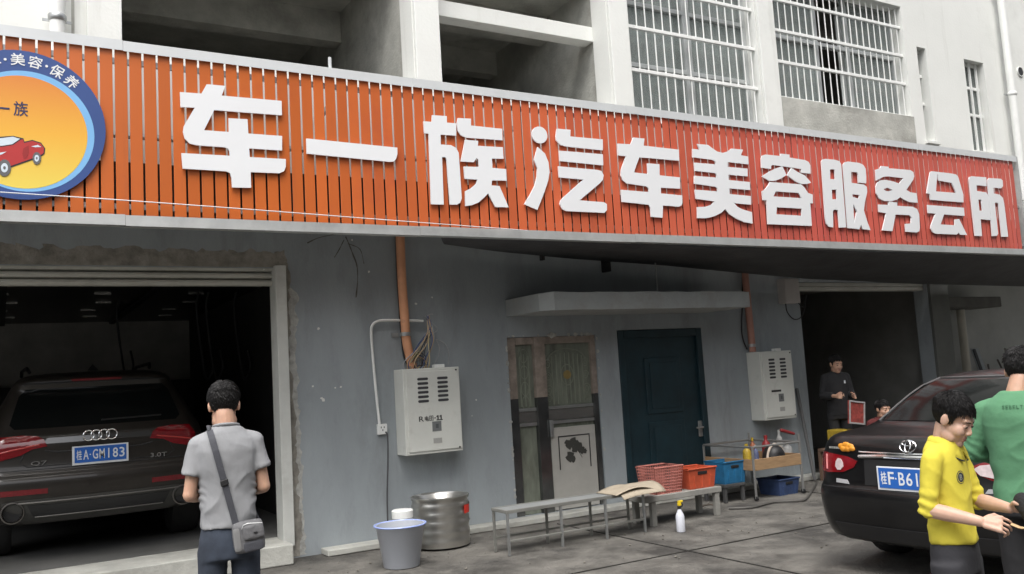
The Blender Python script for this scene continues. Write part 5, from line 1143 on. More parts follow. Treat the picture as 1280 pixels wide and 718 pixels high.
def bottle(px, r, h, mat, cap, label, yy=YC + .25):
    p = at(px, 560, yy); t = thing('bottle', (p.x, yy, zs_ + .001), label, 'bottle', 'bottles on the trolley'); z = zs_ + .001
    MB().lathe([(r, z), (r, z + h * .62), (r * .85, z + h * .72), (r * .35, z + h * .82), (r * .35, z + h * .88)], (p.x, yy, 0), 16).build('body', mat, t, smooth=True, angle=60)
    MB().lathe([(r * .42, z + h * .87), (r * .42, z + h)], (p.x, yy, 0), 12).build('cap', cap, t)
yel = M('yellow_plastic', (.42, .29, .03), .5, var=.25, vs=30); redp = M('red_plastic', (.24, .018, .02), .5, var=.25, vs=30); blup = M('dull_blue_plastic', (.09, .11, .2), .5, var=.25, vs=30); orp = M('dull_orange_plastic', (.32, .11, .05), .5, var=.25, vs=30); wht = M('dull_white_plastic', (.36, .36, .35), .5, var=.2, vs=30)
bottle(933, .05, .27, yel, yel, 'yellow bottle on the trolley tray'); bottle(941, .04, .32, orp, yel, 'orange bottle with yellow cap on the trolley tray', YC + .4)
bottle(944, .035, .24, blup, wht, 'slim blue bottle on the trolley tray'); bottle(958, .055, .33, redp, redp, 'dark red bottle on the trolley tray', YC + .38)
bottle(984, .06, .24, wht, redp, 'white bottle with red cap on the trolley tray'); bottle(975, .04, .36, wht, wht, 'tall white bottle at the back of the trolley tray', YC + .55)
p = at(966, 556, YC + .2); t = thing('helmet', (p.x, YC + .2, zs_), 'black and white helmet lying on the trolley tray', 'helmet')
mb = MB(); mb.lathe([(.135, zs_ + .002), (.14, zs_ + .06), (.13, zs_ + .13), (.10, zs_ + .19), (.05, zs_ + .225), (.005, zs_ + .235)], (p.x, YC + .2, 0), 22); mb.build('shell', black, t, smooth=True, angle=70)
mb = MB(); mb.tube([(p.x + .142 * math.cos(rad(a)), YC + .2 - .03, zs_ + .04 + .195 * math.sin(rad(a))) for a in range(0, 181, 12)], .016, 8); mb.build('trim_band', M('cream_band', (.55, .46, .38), .5), t, smooth=True)
q = at(986, 538, YC + .3); tag(MB().caps((q.x - .13, YC + .3, q.z + .01), (q.x + .08, YC + .3, q.z - .05), .022, .018).build('hand_brush', redp, smooth=True), 'red-handled brush sticking out over the trolley tray', 'brush')
p = at(987, 606, YC + .25); basket('lower_tub', 'dull blue tub on the lower trolley shelf', 974, 1000, 606, YC + .06, .36, .2, M('dull_blue_tub', (.035, .06, .14), .55, var=.25, vs=12), False, None, 'tub', zl + .013)
# hose on the ground
pts = [Vector((AX(915, 640, W - 1.2), W - 1.15, .02)), Vector((AX(940, 640, W - 1.3), W - 1.3, .02)), Vector((AX(965, 640, W - 1.2), W - 1.22, .02)), Vector((AX(985, 640, W - 1.2), W - 1.36, .02)), Vector((AX(1010, 640, W - 1.3), W - 1.3, .02)), Vector((AX(1030, 620, W - .6), W - .5, .02))]
tag(MB().tube(smoothline(pts, 3), .014, 6).build('water_hose', M('grey_hose', (.07, .066, .06), .6), smooth=True), 'dark water hose snaking over the ground in front of the trolley', 'hose')
pts = [at(a, b, W - 1.0) for a, b in ((868, 652), (873, 637), (885, 631), (897, 634), (905, 645), (916, 654))]
tag(MB().tube(smoothline(pts, 5), .009, 6).build('looped_cable', M('brown_cable', (.17, .14, .11), .6), smooth=True), 'stiff brown cable arching beside the bench leg', 'cable')
# hoses hanging from the garage ceiling
for i, (px, lab) in enumerate(((250, 'left black air hose hanging from the garage ceiling'), (262, 'middle black air hose hanging from the garage ceiling'), (297, 'right black air hose hanging from the garage ceiling'), (150, 'black air hose hanging above the SUV roof'))):
    yy = 11.2 if px > 200 else 12.0; p = at(px, 430, yy); zz_ = AZ(px, 474, yy)
    pts = [Vector((p.x, yy, GC - .01)), Vector((p.x - .03, yy, GC - .25)), Vector((p.x + .04, yy, zz_ + .12)), Vector((p.x + .09, yy, zz_)), Vector((p.x + .15, yy, zz_ + .15)), Vector((p.x + .12, yy, zz_ + .35))]
    tag(MB().tube(smoothline(pts, 6), .014, 6).build('air_hose', black, smooth=True), lab, 'hose', 'garage air hoses')
# things in the right bay
p = at(1154, 470, W + .6)
tag(MB().obox((p.x, W + .6, .75), (.16, .05, 1.48), Matrix.Rotation(.06, 3, 'Y')).build('red_board', M('dark_red_board', (.22, .025, .025), .6), bevel=.01), 'dark red board leaning in the right bay by the pillar', 'board')
p0 = at(1050, 545, W - .55); t = thing('yellow_crate', (p0.x, W - .55, 0), 'yellow crate stacked beside the black saloon', 'crate')
MB().box(p0.x - .13, p0.x + .09, W - .75, W - .45, .42, AZ(1050, 539, W - .75)).build('tub', yel, t, bevel=.01)
MB().box(p0.x - .2, p0.x + .25, W - .78, W - .33, .38, .419).build('base_tray', M('brown_tray', (.16, .10, .07), .7), t, bevel=.006)
for x in (p0.x - .18, p0.x + .23):
    for y in (W - .76, W - .35): MB().box(x - .02, x + .02, y - .02, y + .02, .002, .379).build('leg', MATS['brown_tray'], t)

# grit and leaf scraps on the ground
mb = MB(); rg = random.Random(5)
for i in range(420):
    x, y = rg.uniform(-1, 9), rg.uniform(5.2, 8.2); r = .004 + .012 * rg.random() ** 3
    mb.ell((x, y, r * .35 + .004), (r, r * (.6 + .6 * rg.random()), r * .6), n=5, m=4)
o = mb.build('ground_grit', M('grit_stone', (.16, .15, .13), .9, var=.4, vs=12)); o['kind'] = 'stuff'
# ------------------------------------------------------------------ people
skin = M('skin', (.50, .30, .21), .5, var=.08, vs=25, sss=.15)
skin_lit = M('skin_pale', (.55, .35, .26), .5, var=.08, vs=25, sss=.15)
hair_m = M('black_hair', (.009, .008, .008), .6, var=.4, vs=60)
eye_m = M('dark_eye', (.02, .015, .012), .2); lip_m = M('lip', (.40, .17, .14), .5)
def cloth(name, col, var=.08): return M(name, col, .9, var=var, vs=7, bump=.28, bs=16, stretch=(1, 1, .75))
def hand(mb, wrist, d, nrm, thumb, s=1.0, curl=(25, 35, 25)):
    d = Vector(d).normalized(); nrm = Vector(nrm); nrm = (nrm - d * nrm.dot(d)).normalized(); ac = d.cross(nrm).normalized()
    if ac.dot(Vector(thumb)) < 0: ac = -ac
    wrist = Vector(wrist); tips = []
    for i, (o_, ln) in enumerate(((.035, .070), (.012, .080), (-.012, .074), (-.034, .058))):
        b = wrist + d * .082 * s + ac * o_ * s - nrm * (.004 if i in (0, 3) else 0) * s
        mb.caps(wrist + ac * o_ * .55 * s + d * .01, b, .014 * s, .0115 * s, 10)
        p, dd, r_ = b, d.copy(), .0080 * s
        ax = d.cross(nrm).normalized()
        for k, (fr, cu) in enumerate(zip((.45, .31, .24), curl)):
            dd = Matrix.Rotation(rad(cu * (.75 + .17 * i)), 3, ax) @ dd
            q = p + dd * ln * fr * s; mb.caps(p, q, r_, r_ * .9, 8); p, r_ = q, r_ * .9
        tips.append(p)
    mb.caps(wrist + d * .02 * s, wrist + d * .065 * s, .019 * s, .019 * s, 10)
    tb = wrist + d * .022 * s + ac * .028 * s; tm_ = tb + (d * .55 + ac * .65 + nrm * .45).normalized() * .042 * s; tt = tm_ + (d * .85 + ac * .1 + nrm * .5).normalized() * .034 * s
    mb.caps(tb, tm_, .0145 * s, .0115 * s, 8); mb.caps(tm_, tt, .0115 * s, .0095 * s, 8)
    return tips
def head_shape(mb, Hm):
    h = MB()
    h.ell((0, -.012, .035), (.075, .094, .083)); h.ell((0, .028, -.03), (.064, .062, .088)); h.ell((0, .060, -.088), (.032, .028, .024))
    for sg in (-1, 1):
        h.ell((sg * .036, .056, -.025), (.030, .032, .034)); h.ell((sg * .046, .02, -.07), (.022, .04, .03))
        h.ell((sg * .0775, -.006, .0), (.010, .021, .032), Matrix.Rotation(sg * .25, 3, 'Z')); h.caps((sg * .012, .0815, .030), (sg * .046, .072, .030), .010, .010, 8)
        h.ell((sg * .011, .094, -.028), (.009, .010, .008)); h.ell((sg * .032, .078, .006), (.019, .011, .012))
    h.caps((0, .084, .012), (0, .100, -.022), .0070, .0108, 10)
    h.caps((-.016, .082, -.054), (.016, .082, -.054), .0062, .0062, 8); h.caps((-.014, .081, -.066), (.014, .081, -.066), .0066, .0066, 8)
    h.xf(Hm); mb.add(h.v, h.f)
def hairline(p):      # lowest height of hair at this place on the head
    y = p.y
    if y > .062: return .076
    if y > .03: return .030 + (y - .03) / .032 * .046
    if y > .008: return .004
    if y > -.03: return .030 - (.008 - y) / .038 * .05
    return -.055
def hair_mesh(Hm, n=6500, length=.030, seed=1, fringe=.0):
    rnd = random.Random(seed); h = MB(); c0 = Vector((0, -.012, .035)); R3 = (.0775, .0965, .0865)
    N_, M2 = 40, 26; grid = {}
    vs, fs = [], []
    for i in range(M2 + 1):
        for k in range(N_):
            ph = math.pi * i / M2; t = 2 * math.pi * k / N_; d = Vector((math.sin(ph) * math.cos(t), math.sin(ph) * math.sin(t), math.cos(ph)))
            w_ = 1.025 + .02 * noise.noise(d * 6)
            p = c0 + Vector((d.x * R3[0] * w_, d.y * R3[1] * w_, d.z * R3[2] * w_)); vs.append(p)
    ok = [p.z > hairline(p) + .004 * noise.noise(p * 90) for p in vs]
    for i in range(M2):
        for k in range(N_):
            f = (i * N_ + k, i * N_ + (k + 1) % N_, (i + 1) * N_ + (k + 1) % N_, (i + 1) * N_ + k)
            if all(ok[j] for j in f): fs.append(f)
    h.add(vs, fs)
    for _ in range(n):
        d = Vector((rnd.gauss(0, 1), rnd.gauss(0, 1), rnd.gauss(.35, 1))).normalized(); p = c0 + Vector((d.x * R3[0], d.y * R3[1], d.z * R3[2])) * 1.015
        if p.z < hairline(p) + .004: continue
        fl = Vector((.25 * d.x + .12, .75 if d.z > .45 else .15, -1.0)) + Vector((rnd.gauss(0, .13), rnd.gauss(0, .13), rnd.gauss(0, .1)))   # growth runs forward from the crown and down
        fl = (fl - d * fl.dot(d)).normalized(); ln = length * (.7 + .6 * rnd.random()) * (1.1 if p.z > .07 else .75)
        lift = .22 if p.z > .06 else .10
        q = p + (fl + d * lift).normalized() * ln * .5; e = q + (fl + d * (lift * .3)).normalized() * ln * .55
        h.tube([p - d * .003, q, e], [.0030, .0026, .0005], 3)
    h.xf(Hm); return h
def face_bits(Hm, root):
    for sg in (-1, 1):
        MB().ell((sg * .032, .0865, .004), (.0135, .005, .0048), n=10, m=6).xf(Hm).build('eye', eye_m, root, smooth=True)
        MB().caps((sg * .016, .0895, .027), (sg * .046, .0805, .028), .0036, .0026, 6).xf(Hm).build('eyebrow', hair_m, root, smooth=True)
    mb = MB(); mb.caps((-.018, .0860, -.0535), (.018, .0860, -.0535), .0034, .0034, 6); mb.caps((-.016, .0855, -.0655), (.016, .0855, -.0655), .0038, .0038, 6); mb.xf(Hm).build('lips', lip_m, root, smooth=True)
def wrinkle(mb, amp, T, seed=0, folds=()):
    """cloth folds: pushes the surface along its normals"""
    me = bpy.data.meshes.new('w'); me.from_pydata([tuple(v) for v in mb.v], [], mb.f); me.update()
    nr = [v.normal.copy() for v in me.vertices]; bpy.data.meshes.remove(me)
    out = []; zlo = min(v.z for v in mb.v); zhi = max(v.z for v in mb.v)
    for v, n in zip(mb.v, nr):
        a = noise.noise(Vector((v.x * 7, v.y * 7, v.z * 9 + seed))); b = .8 - (abs(noise.noise(Vector((v.x * 5 + v.z * 7, v.y * 5, v.z * 8 - v.x * 6 + seed + 7)))) ** .6) * 2
        k = a * .6 + b * .5 + .5 * max(0, noise.noise(Vector((v.x * 4 - v.z * 5, v.y * 4, v.z * 4 + v.x * 5 + seed))))
        for (c, r_, s_) in folds:
            d = (v - Vector(c)).length
            if d < r_: k += s_ * (1 - d / r_) * math.sin(v.z * 160 + v.x * 60 + 6 * noise.noise(v * 9))
        k = max(k, -.35); zz = (v.z - zlo) / (zhi - zlo); out.append(v + n * amp * k * (1.15 - .85 * zz))
    mb.v = out; return mb
def frame_T(loc, facing): return Matrix.Translation(loc) @ Matrix.Rotation(math.atan2(-facing[0], facing[1]), 4, 'Z')
def head_T(c, bow, turn=0, tilt=0, s=1.0): return Matrix.Translation(c) @ Matrix.Rotation(rad(turn), 4, 'Z') @ Matrix.Rotation(rad(-bow), 4, 'X') @ Matrix.Rotation(rad(tilt), 4, 'Y') @ Matrix.Scale(s, 4)
root_bvh = {}
def on_cloth(root, p, d, off):      # a point pressed on to the shirt along d
    h, n, *_ = root_bvh[root.name].ray_cast(Vector(p) - Vector(d) * .4, Vector(d))
    return (h if h is not None else Vector(p)) - Vector(d) * off
def make_person(label, T, J, shirt, trousers, sleeve, torso, voxel=.0065, hs=1.0, hseed=1, hair_len=.032, sk=skin, neckline=None, shirt_amp=.008, collar=None, shoes=M('shoe_black', (.03, .03, .03), .6), loose=1.0):
    root = thing('person', T @ Vector((0, 0, 0)), label, 'person')
    Hm = head_T(J['head'], J['bow'], J.get('turn', 0), J.get('tilt', 0), hs)
    b = MB(); head_shape(b, Hm)
    nb = Vector(J['neck']); hb = Hm @ Vector((0, -.022, -.05)); b.caps(hb, nb - Vector((0, 0, .02)), .052 * hs, .056 * hs)
    b.loft([((0, y_, z), rx - .02, ry - .02) for z, rx, ry, y_ in torso[:-1]])
    zh = J['hip']
    for sg in (-1, 1):
        sd = 'R' if sg > 0 else 'L'
        hp, kn, an = Vector((sg * .085, 0, zh)), Vector(J.get('knee' + sd, (sg * .095, .02, zh * .52))), Vector(J.get('ankle' + sd, (sg * .10, -.02, .085)))
        b.caps(hp - Vector((sg * .012, 0, .06)), kn, .060, .046); b.caps(kn, an, .050, .036); b.caps(an - Vector((0, .02, .045)), an + Vector((0, .13, -.05)), .03, .026)
        sh, el, wr = Vector(J['sh' + sd]), Vector(J['el' + sd]), Vector(J['wr' + sd])
        b.caps(sh, el, .043 * hs, .034 * hs); b.caps(el, el.lerp(wr, .35), .036 * hs, .036 * hs); b.caps(el.lerp(wr, .35), wr, .036 * hs, .024 * hs)
        hd = Vector(J.get('hd' + sd, wr - el)); hand(b, wr + hd.normalized() * .01, hd, Vector(J.get('pn' + sd, (-sg, 0, -.3))), Vector(J.get('th' + sd, (-sg * .2, .3, 1))), .95 * hs, J.get('curl' + sd, (28, 38, 26)))
    body = remesh(b, voxel, 3, .5)
    body.xf(T).build('body', sk, root, smooth=True, angle=180)
    hair_mesh(Hm, seed=hseed, length=hair_len).xf(T).build('hair', hair_m, root, smooth=True, angle=180)
    face_bits(T @ Hm, root)
    s = MB(); s.loft([((0, y_, z), rx, ry) for z, rx, ry, y_ in torso])
    for sg in (-1, 1):
        sd = 'R' if sg > 0 else 'L'; sh, el, wr = Vector(J['sh' + sd]), Vector(J['el' + sd]), Vector(J['wr' + sd])
        rs_ = max(.048 * loose, .043 * hs + .008); s.caps(sh + Vector((-sg * .05, 0, .014)), sh, rs_, rs_)
        if sleeve <= 1: s.tube([sh, sh.lerp(el, sleeve * .5), sh.lerp(el, sleeve)], [.048 * loose, .056 * loose, .063 * loose], 16)
        else:
            e2 = el.lerp(wr, sleeve - 1); s.tube([sh, sh.lerp(el, .5), sh.lerp(el, .9)], [rs_, max(.054 * loose, .040 * hs + .008), max(.052 * loose, .037 * hs + .008)], 16); s.caps(sh.lerp(el, .88), el, .055 * loose, .053 * loose); s.tube([el, el.lerp(e2, .5), e2], [.053 * loose, .050 * loose, .046 * loose], 16)
    s = remesh(s, .008, 5, .5); folds = [(tuple(J['el' + sd]), .12, .6) for sd in 'RL']
    wrinkle(s, shirt_amp, T, hseed, folds); root_bvh[root.name] = BVHTree.FromPolygons(s.v, s.f); s.xf(T).build('shirt', shirt, root, smooth=True, angle=180)
    tr = MB(); z0 = torso[0][0]
    tr.loft([((0, 0, zh - .07), torso[0][1] + .010, torso[0][2] * .95), ((0, 0, zh + .02), torso[0][1] + .008, torso[0][2] * .97), ((0, 0, z0 + .01), torso[0][1] * .93, torso[0][2] * .88), ((0, 0, z0 + .06), torso[0][1] * .84, torso[0][2] * .78)])
    for sg in (-1, 1):
        sd = 'R' if sg > 0 else 'L'; hp, kn, an = Vector((sg * .085, 0, zh - .02)), Vector(J.get('knee' + sd, (sg * .095, .02, zh * .52))), Vector(J.get('ankle' + sd, (sg * .10, -.02, .085)))
        tr.tube([hp, hp.lerp(kn, .5), kn, kn.lerp(an, .5), an + Vector((0, 0, -.01))], [.082, .074, .064, .062, .060], 16)
    tr = remesh(tr, .010, 4, .5); wrinkle(tr, .006, T, hseed + 3).xf(T).build('trousers', trousers, root, smooth=True, angle=180)
    for sg in (-1, 1):
        sd = 'R' if sg > 0 else 'L'; an = Vector(J.get('ankle' + sd, (sg * .10, -.02, .085)))
        f = MB(); f.caps(an + Vector((0, -.035, -.042)), an + Vector((0, .14, -.05)), .042, .035); f.ell(an + Vector((0, -.01, -.02)), (.042, .05, .05)); f.v = [Vector((v.x, v.y, max(v.z, .003))) for v in f.v]
        f.xf(T).build('shoe', shoes, root, smooth=True, angle=180)
    if collar: collar(T, root)
    return root

# ---- man in the grey T-shirt, seen from behind
gl = atD(283, 560, 4.33); TG = frame_T((gl.x, gl.y, 0), (.16, .985)) @ Matrix.Diagonal((.88, .88, .978, 1))
JG = dict(head=(-.005, .045, 1.575), bow=24, neck=(0, -.005, 1.475), hip=.90, shR=(.152, 0, 1.392), shL=(-.152, 0, 1.392), elR=(.196, -.005, 1.165), elL=(-.200, -.01, 1.155), wrR=(.12, .21, 1.13), wrL=(-.11, .22, 1.12), hdR=(-.5, .6, .1), hdL=(.5, .6, .1), pnR=(-.5, -.2, -.8), pnL=(.5, -.2, -.8))
tg = [(.985, .150, .118, 0), (1.06, .147, .114, 0), (1.16, .148, .112, 0), (1.27, .160, .115, -.002), (1.36, .168, .113, -.004), (1.415, .150, .100, -.004), (1.455, .105, .082, -.004), (1.482, .068, .066, -.002)]
pg = make_person('man in a grey T-shirt and jeans seen from behind in front of the SUV', TG, JG, cloth('grey_marl_shirt', (.255, .26, .27)), cloth('blue_jeans', (.035, .045, .065), .35), .62, tg, .0075, 1.0, 2, .030, skin, shirt_amp=.015)
MB().tube([(.069 * math.cos(2 * math.pi * k / 32), -.002 + .067 * math.sin(2 * math.pi * k / 32), 1.478 + .012 * math.sin(2 * math.pi * k / 32 + math.pi)) for k in range(33)], .0075, 8).xf(TG).build('neck_band', MATS['grey_marl_shirt'], pg, smooth=True)
# his crossbody bag
bag = thing('crossbody_bag', TG @ Vector((.09, -.15, .88)), 'grey crossbody bag with a dark strap at the right hip of the man', 'bag')
bagm = M('bag_grey_nylon', (.115, .115, .12), .7, var=.15, vs=20, bump=.15, bs=120); strapm = M('dark_strap_webbing', (.05, .052, .062), .75, bump=.2, bs=200); paleb = M('bag_pale_panel', (.20, .20, .20), .75)
R_ = Matrix.Rotation(rad(-6), 3, 'Y')
def pouch(c, size, puff, name, mat):
    mb = MB(); nx, nz = 14, 12; x_, y_, z_ = size; vs = []
    for side in (-1, 1):
        for k in range(nz + 1):
            for i in range(nx + 1):
                u, v = i / nx * 2 - 1, k / nz * 2 - 1; e = max(abs(u), abs(v)); cr = 1 - .10 * (abs(u) * abs(v)) ** 3
                bulge = (1 - abs(u) ** 4) * (1 - abs(v) ** 4)
                vs.append(Vector(c) + R_ @ Vector((u * x_ / 2 * cr, side * (y_ / 2 * (.45 + .55 * bulge ** .5)) + puff * noise.noise(Vector((u * 2, v * 2, side))), v * z_ / 2 * cr)))
    n1 = (nx + 1) * (nz + 1)
    fs = [(k * (nx + 1) + i, k * (nx + 1) + i + 1, (k + 1) * (nx + 1) + i + 1, (k + 1) * (nx + 1) + i) for k in range(nz) for i in range(nx)]
    fs += [tuple(j + n1 for j in f[::-1]) for f in fs]
    rim_ = [i for i in range(nx)] + [k * (nx + 1) + nx for k in range(nz)] + [nz * (nx + 1) + i for i in range(nx, 0, -1)] + [k * (nx + 1) for k in range(nz, 0, -1)]
    fs += [(a_, b_, b_ + n1, a_ + n1) for a_, b_ in zip(rim_, rim_[1:] + rim_[:1])]
    mb.add(vs, fs); mb.xf(TG).build(name, mat, bag, smooth=True, angle=60)
pouch((.095, -.155, .945), (.165, .06, .15), .004, 'pouch', bagm)
pouch((.118, -.187, .968), (.11, .022, .070), .002, 'flap_pocket', bagm)
pouch((.035, -.180, .935), (.036, .012, .11), .001, 'side_panel', paleb)
pouch((.118, -.183, .900), (.10, .014, .048), .001, 'lower_pocket', strapm)
MB().tube([(x_, -.192, z_) for x_, z_ in ((.058, .985), (.066, 1.003), (.09, 1.010), (.165, 1.006))], .0022, 6).xf(TG).build('zip', steel, bag, smooth=True)
MB().box(.118, .138, -.2015, -.1985, .962, .968).xf(TG).build('maker_mark', black, bag)
body_b = None
def on_back(x_, z_):     # distance of the shirt's back at this place
    for (z0_, rx, ry, y_), (z1_, rx1, ry1, y1_) in zip(tg[:-1], tg[1:]):
        if z0_ <= z_ <= z1_:
            f = (z_ - z0_) / (z1_ - z0_); rx_, ry_ = rx + (rx1 - rx) * f, ry + (ry1 - ry) * f
            return -ry_ * (max(0, 1 - (abs(x_) / rx_) ** 2.3)) ** (1 / 2.3) - .012
    return -.12
sp = []
A, B_ = Vector((-.088, 0, 1.462)), Vector((.035, 0, .995))
for k in range(25):
    q = A.lerp(B_, k / 24); sp.append((q.x, on_back(q.x, min(q.z, 1.47)) - .004, q.z))
def ribbon(pts, wv, th):
    mb = MB(); P = [Vector(p) for p in pts]; n = len(P); vs = []
    for i, p in enumerate(P):
        d = (P[min(i + 1, n - 1)] - P[max(i - 1, 0)]).normalized(); nrm = Vector((0, -1, 0)); ac = d.cross(nrm).normalized(); nrm = ac.cross(d)
        vs += [p + ac * wv / 2 + nrm * th / 2, p - ac * wv / 2 + nrm * th / 2, p - ac * wv / 2 - nrm * th / 2, p + ac * wv / 2 - nrm * th / 2]
    mb.add(vs, [(i * 4 + k, i * 4 + (k + 1) % 4, (i + 1) * 4 + (k + 1) % 4, (i + 1) * 4 + k) for i in range(n - 1) for k in range(4)] + [(0, 1, 2, 3), tuple(4 * (n - 1) + k for k in (3, 2, 1, 0))]); return mb
front = [(-.088, sp[0][1] + .0, 1.462), (-.092, -.03, 1.485), (-.08, .05, 1.462), (-.03, .115, 1.36), (.06, .135, 1.2), (.14, .12, 1.05), (.165, .0, .98), (.15, -.1, .97)]
ribbon(sp, .034, .005).xf(TG).build('strap', strapm, bag); MB().tube(smoothline(front, 5), .012, 8, flat=.35).xf(TG).build('strap', strapm, bag, smooth=True)
q = sp[13]; MB().obox((q[0], q[1] - .006, q[2]), (.042, .008, .03), Matrix.Rotation(rad(-14), 3, 'Y')).xf(TG).build('strap_slider', black, bag, bevel=.003)
q = sp[-1]; MB().lathe([(.012, 0), (.018, 0), (.018, .008), (.012, .008)], (q[0] + .003, q[1] - .01, q[2] - .005), 16, 'Y', cap=False).xf(TG).build('strap_ring', black, bag)

# ---- boy in the yellow polo shirt
bl = atD(1182, 580, 3.7); TBy = frame_T((bl.x, bl.y, 0), (.22, -.975)) @ Matrix.Diagonal((.90, .90, 1, 1))
JB = dict(head=(0, .055, 1.318), bow=28, turn=-4, neck=(0, .0, 1.235), hip=.76, shR=(.130, -.005, 1.160), shL=(-.130, .005, 1.160), elR=(.175, -.03, .965), elL=(-.165, .06, .965), wrR=(.135, .175, .925), wrL=(-.06, .235, .955), hdR=(-.22, .9, -.12), hdL=(.1, .9, .15), pnR=(-.75, .0, -.65), pnL=(.7, 0, -.7), thR=(-.4, .2, .9), thL=(.3, .2, .9), curlR=(30, 40, 30), curlL=(25, 45, 40))
tb = [(.82, .126, .100, .0), (.90, .120, .094, 0), (1.0, .118, .090, 0), (1.09, .126, .092, -.002), (1.15, .128, .088, -.004), (1.195, .108, .080, -.004), (1.228, .074, .066, 0), (1.246, .056, .057, .004)]
yellow = cloth('yellow_polo_cotton', (.62, .53, .055)); navy_s = M('navy_piping', (.03, .035, .05), .8)
def polo_collar(T, root):
    mb = MB(); n = 36; vs = []
    for (rx, ry, dz, ex) in ((.056, .058, -.012, 0), (.058, .060, .014, 0), (.063, .065, .010, 0), (.078, .078, -.022, 1)):
        for k in range(n + 1):
            a = rad(105 + 330 * k / n); fr = max(0, math.sin(a)); vs.append((rx * math.cos(a), .006 + ry * math.sin(a) + (.012 * fr * ex), 1.232 + dz - .045 * fr + (-.018 * fr * ex)))
    mb.add(vs, [(j * (n + 1) + k, j * (n + 1) + k + 1, (j + 1) * (n + 1) + k + 1, (j + 1) * (n + 1) + k) for j in range(3) for k in range(n)])
    o = mb.xf(T).build('collar', yellow, root, smooth=True, angle=180); md = o.modifiers.new('t', 'SOLIDIFY'); md.thickness = .004
    mb = MB(); mb.tube([Vector(v) + Vector((0, 0, -.001)) for v in vs[3 * (n + 1):]], .0035, 6); mb.xf(T).build('collar_piping', navy_s, root, smooth=True)
    # chest badge
    d_ = Vector((-.42, -1, 0)).normalized(); c = Vector((.055, .088, 1.085)); ex = Vector((-1, .42, 0)).normalized(); ez = Vector((0, 0, 1))
    bg_ = child_empty('chest_badge', T @ c, root)
    for r0, r1, mt, o_ in ((.0, .027, navy_s, .0012), (.0205, .0235, yellow, .0022)):
        mb = MB(); n = 24; rs_ = [r0 + (r1 - r0) * j / 3 for j in range(4)]; vs = [on_cloth(root, c + ex * r_ * math.cos(2 * math.pi * k / n) + ez * r_ * math.sin(2 * math.pi * k / n), d_, o_) for r_ in rs_ for k in range(n)]
        mb.add(vs, [(j * n + k, j * n + (k + 1) % n, (j + 1) * n + (k + 1) % n, (j + 1) * n + k) for j in range(3) for k in range(n)]); mb.xf(T).build('badge_disc', mt, bg_, smooth=True, angle=180)
    mb = MB(); write_rect(mb, 'B', lambda x_, y_, q_: on_cloth(root, c + ex * x_ + ez * y_, d_, .0024), -.009, .009, -.012, .012, offset=.03); mb.xf(T).build('badge_letter', M('badge_grey', (.45, .47, .38), .7), bg_)
make_person('boy in a yellow polo shirt looking down at a black cloth', TBy, JB, yellow, cloth('dark_trousers', (.03, .03, .035)), 1.12, tb, .0040, .90, 5, .030, skin_lit, shirt_amp=.015, collar=polo_collar, loose=.76)

# black cloth bag and strip held in the boy's hands
def hold(p): return TBy @ Vector(p)
t = thing('black_cloth', hold((.04, .36, .86)), 'crumpled black cloth held in the hands of the boy', 'cloth')
mb = MB(); mb.caps((-.035, .30, .985), (.02, .37, .93), .04, .05); mb.caps((.02, .37, .93), (.06, .44, .88), .05, .05); mb.ell((.03, .40, .86), (.06, .06, .09)); mb.ell((.05, .45, .84), (.05, .05, .07))
mb = remesh(mb, .006, 4); wrinkle(mb, .012, TBy, 4).xf(TBy).build('cloth', M('black_fabric', (.012, .012, .013), .85, bump=.3, bs=90), t, smooth=True, angle=180)
MB().tube(smoothline([(.085, .285, .915), (.095, .33, .905), (.09, .37, .915)], 4), .012, 8, flat=.4).xf(TBy).build('cloth_tag', M('tan_tag', (.5, .34, .18), .7), t, smooth=True)
MB().tube([(.092, .335, .90), (.10, .40, .84)], .004, 6).xf(TBy).build('pull_cord', chrome, t, smooth=True)

# ---- person in the green long-sleeved top, seen from behind
el_ = atD(1276, 545, 4.4); TE = frame_T((el_.x, el_.y, 0), (.93, .36)) @ Matrix.Diagonal((.93, .93, 1, 1))
JE = dict(head=(.03, .075, 1.475), bow=26, turn=-10, neck=(0, .0, 1.375), hip=.84, shR=(.170, .02, 1.288), shL=(-.170, .0, 1.288), elR=(.215, .06, 1.07), elL=(-.245, .02, 1.085), wrR=(.13, .25, 1.0), wrL=(-.15, .24, 1.03), hdR=(-.3, .9, -.1), hdL=(.4, .9, -.2), pnR=(-.8, 0, -.6), pnL=(.8, 0, -.6))
te = [(.83, .158, .128, 0), (.90, .160, .126, 0), (.955, .152, .118, 0), (1.05, .158, .116, 0), (1.16, .172, .120, -.004), (1.26, .178, .117, -.006), (1.315, .160, .104, -.006), (1.355, .112, .086, -.003), (1.385, .072, .070, 0)]
green = cloth('green_cotton', (.095, .245, .13))
pgr = make_person('person in a green long-sleeved top seen from behind beside the black saloon', TE, JE, green, cloth('black_trousers', (.02, .02, .022)), 1.85, te, .0075, 1.0, 8, .03, skin, shirt_amp=.015, loose=1.02)

mb = MB()
for i_ in range(6): write_rect(mb, 'SEBELT'[i_], lambda x_, y_, q_: on_cloth(pgr, (x_, 0, y_), (0, 1, 0), .0016), -.055 + i_ * .017, -.055 + i_ * .017 + .012, 1.300, 1.318, offset=.01)
mb.xf(TE).build('neck_print', M('faint_green_print', (.06, .17, .09), .9), pgr)
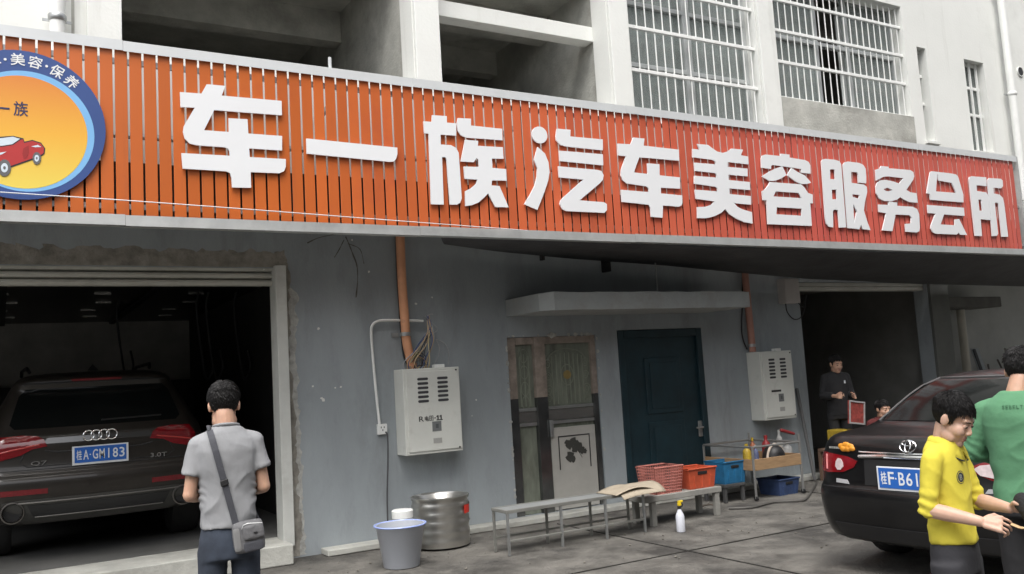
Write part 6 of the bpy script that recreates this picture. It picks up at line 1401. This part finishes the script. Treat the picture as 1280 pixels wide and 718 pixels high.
# ---- man in black in the right bay, and a seated one behind the saloon
ml = atD(1046, 490, 11.9); TM = frame_T((ml.x, ml.y, 0), (-.45, -.89)) @ Matrix.Diagonal((.95, .95, 1.02, 1))
JM = dict(head=(0, .05, 1.49), bow=12, turn=12, neck=(0, 0, 1.385), hip=.84, shR=(.16, 0, 1.32), shL=(-.16, 0, 1.32), elR=(.21, .0, 1.08), elL=(-.20, .02, 1.08), wrR=(.12, .22, 1.08), wrL=(-.14, .22, 1.07), hdR=(-.3, .9, 0), hdL=(.2, .9, 0))
tm_ = [(.82, .160, .12, 0), (.95, .155, .115, 0), (1.1, .16, .115, 0), (1.25, .172, .115, 0), (1.33, .15, .10, 0), (1.37, .11, .085, 0), (1.40, .07, .07, 0)]
pm = make_person('man in a black shirt standing in the right bay holding a red framed panel', TM, JM, cloth('black_shirt', (.018, .018, .02)), cloth('black_trousers', (.02, .02, .022)), 1.8, tm_, .009, 1.0, 12, .028, skin)
MB().box(-.085, -.065, .118, .128, 1.235, 1.275).xf(TM).build('chest_emblem', plate_white, pm)
fp = at(1071, 516, TM.translation.y - .38); FT = Matrix.Translation(fp) @ Matrix.Rotation(rad(8), 4, 'Y')
t = thing('red_framed_panel', fp, 'red panel in a white frame held by the man in black', 'panel')
hw, hh_ = .15, .15
MB().box(-hw, hw, 0, .02, -hh_, hh_).xf(FT).build('panel', M('red_print_panel', (.28, .05, .04), .6, var=.5, vs=18), t)
for a in ((-hw, hw, hh_ - .02, hh_), (-hw, hw, -hh_, -hh_ + .02), (-hw, -hw + .02, -hh_ + .021, hh_ - .021), (hw - .02, hw, -hh_ + .021, hh_ - .021)): MB().box(a[0], a[1], -.012, -.001, a[2], a[3]).xf(FT).build('frame_bar', wht, t, bevel=.002)
sl = atD(1101, 512, 11.3); TS_ = frame_T((sl.x, sl.y, -(1.49 - sl.z)), (-.4, -.9))
JS = dict(JM); JS.update(bow=5, kneeR=(.11, .36, .80), kneeL=(-.11, .36, .80), ankleR=(.12, .38, .60), ankleL=(-.12, .38, .60))
dzS = 1.49 - sl.z
JS['kneeR'] = (.11, .38, dzS + .40); JS['kneeL'] = (-.11, .38, dzS + .40); JS['ankleR'] = (.12, .40, dzS + .085); JS['ankleL'] = (-.12, .40, dzS + .085); JS['hip'] = dzS + .46
sh_ = dzS + .46 - .84 + .0
make_person('seated man in dark red glimpsed behind the black saloon', TS_, JS, cloth('dark_red_shirt', (.09, .015, .015)), cloth('black_trousers', (.02, .02, .022)), .6, [(max(.82, JS['hip'] - .05), .160, .12, 0)] + [r for r in tm_ if r[0] > JS['hip'] + .02], .009, 1.0, 15, .028, skin)
so_ = TS_ @ Vector((0, -.02, 0)); t = thing('wooden_stool', (so_.x, so_.y, 0), 'small stool under the seated man behind the black saloon', 'stool')
MB().box(so_.x - .18, so_.x + .18, so_.y - .16, so_.y + .16, .32, .36).build('seat', wood, t, bevel=.006)
for dx in (-.14, .14):
    for dy in (-.12, .12): MB().box(so_.x + dx - .02, so_.x + dx + .02, so_.y + dy - .02, so_.y + dy + .02, .002, .319).build('leg', wood, t)
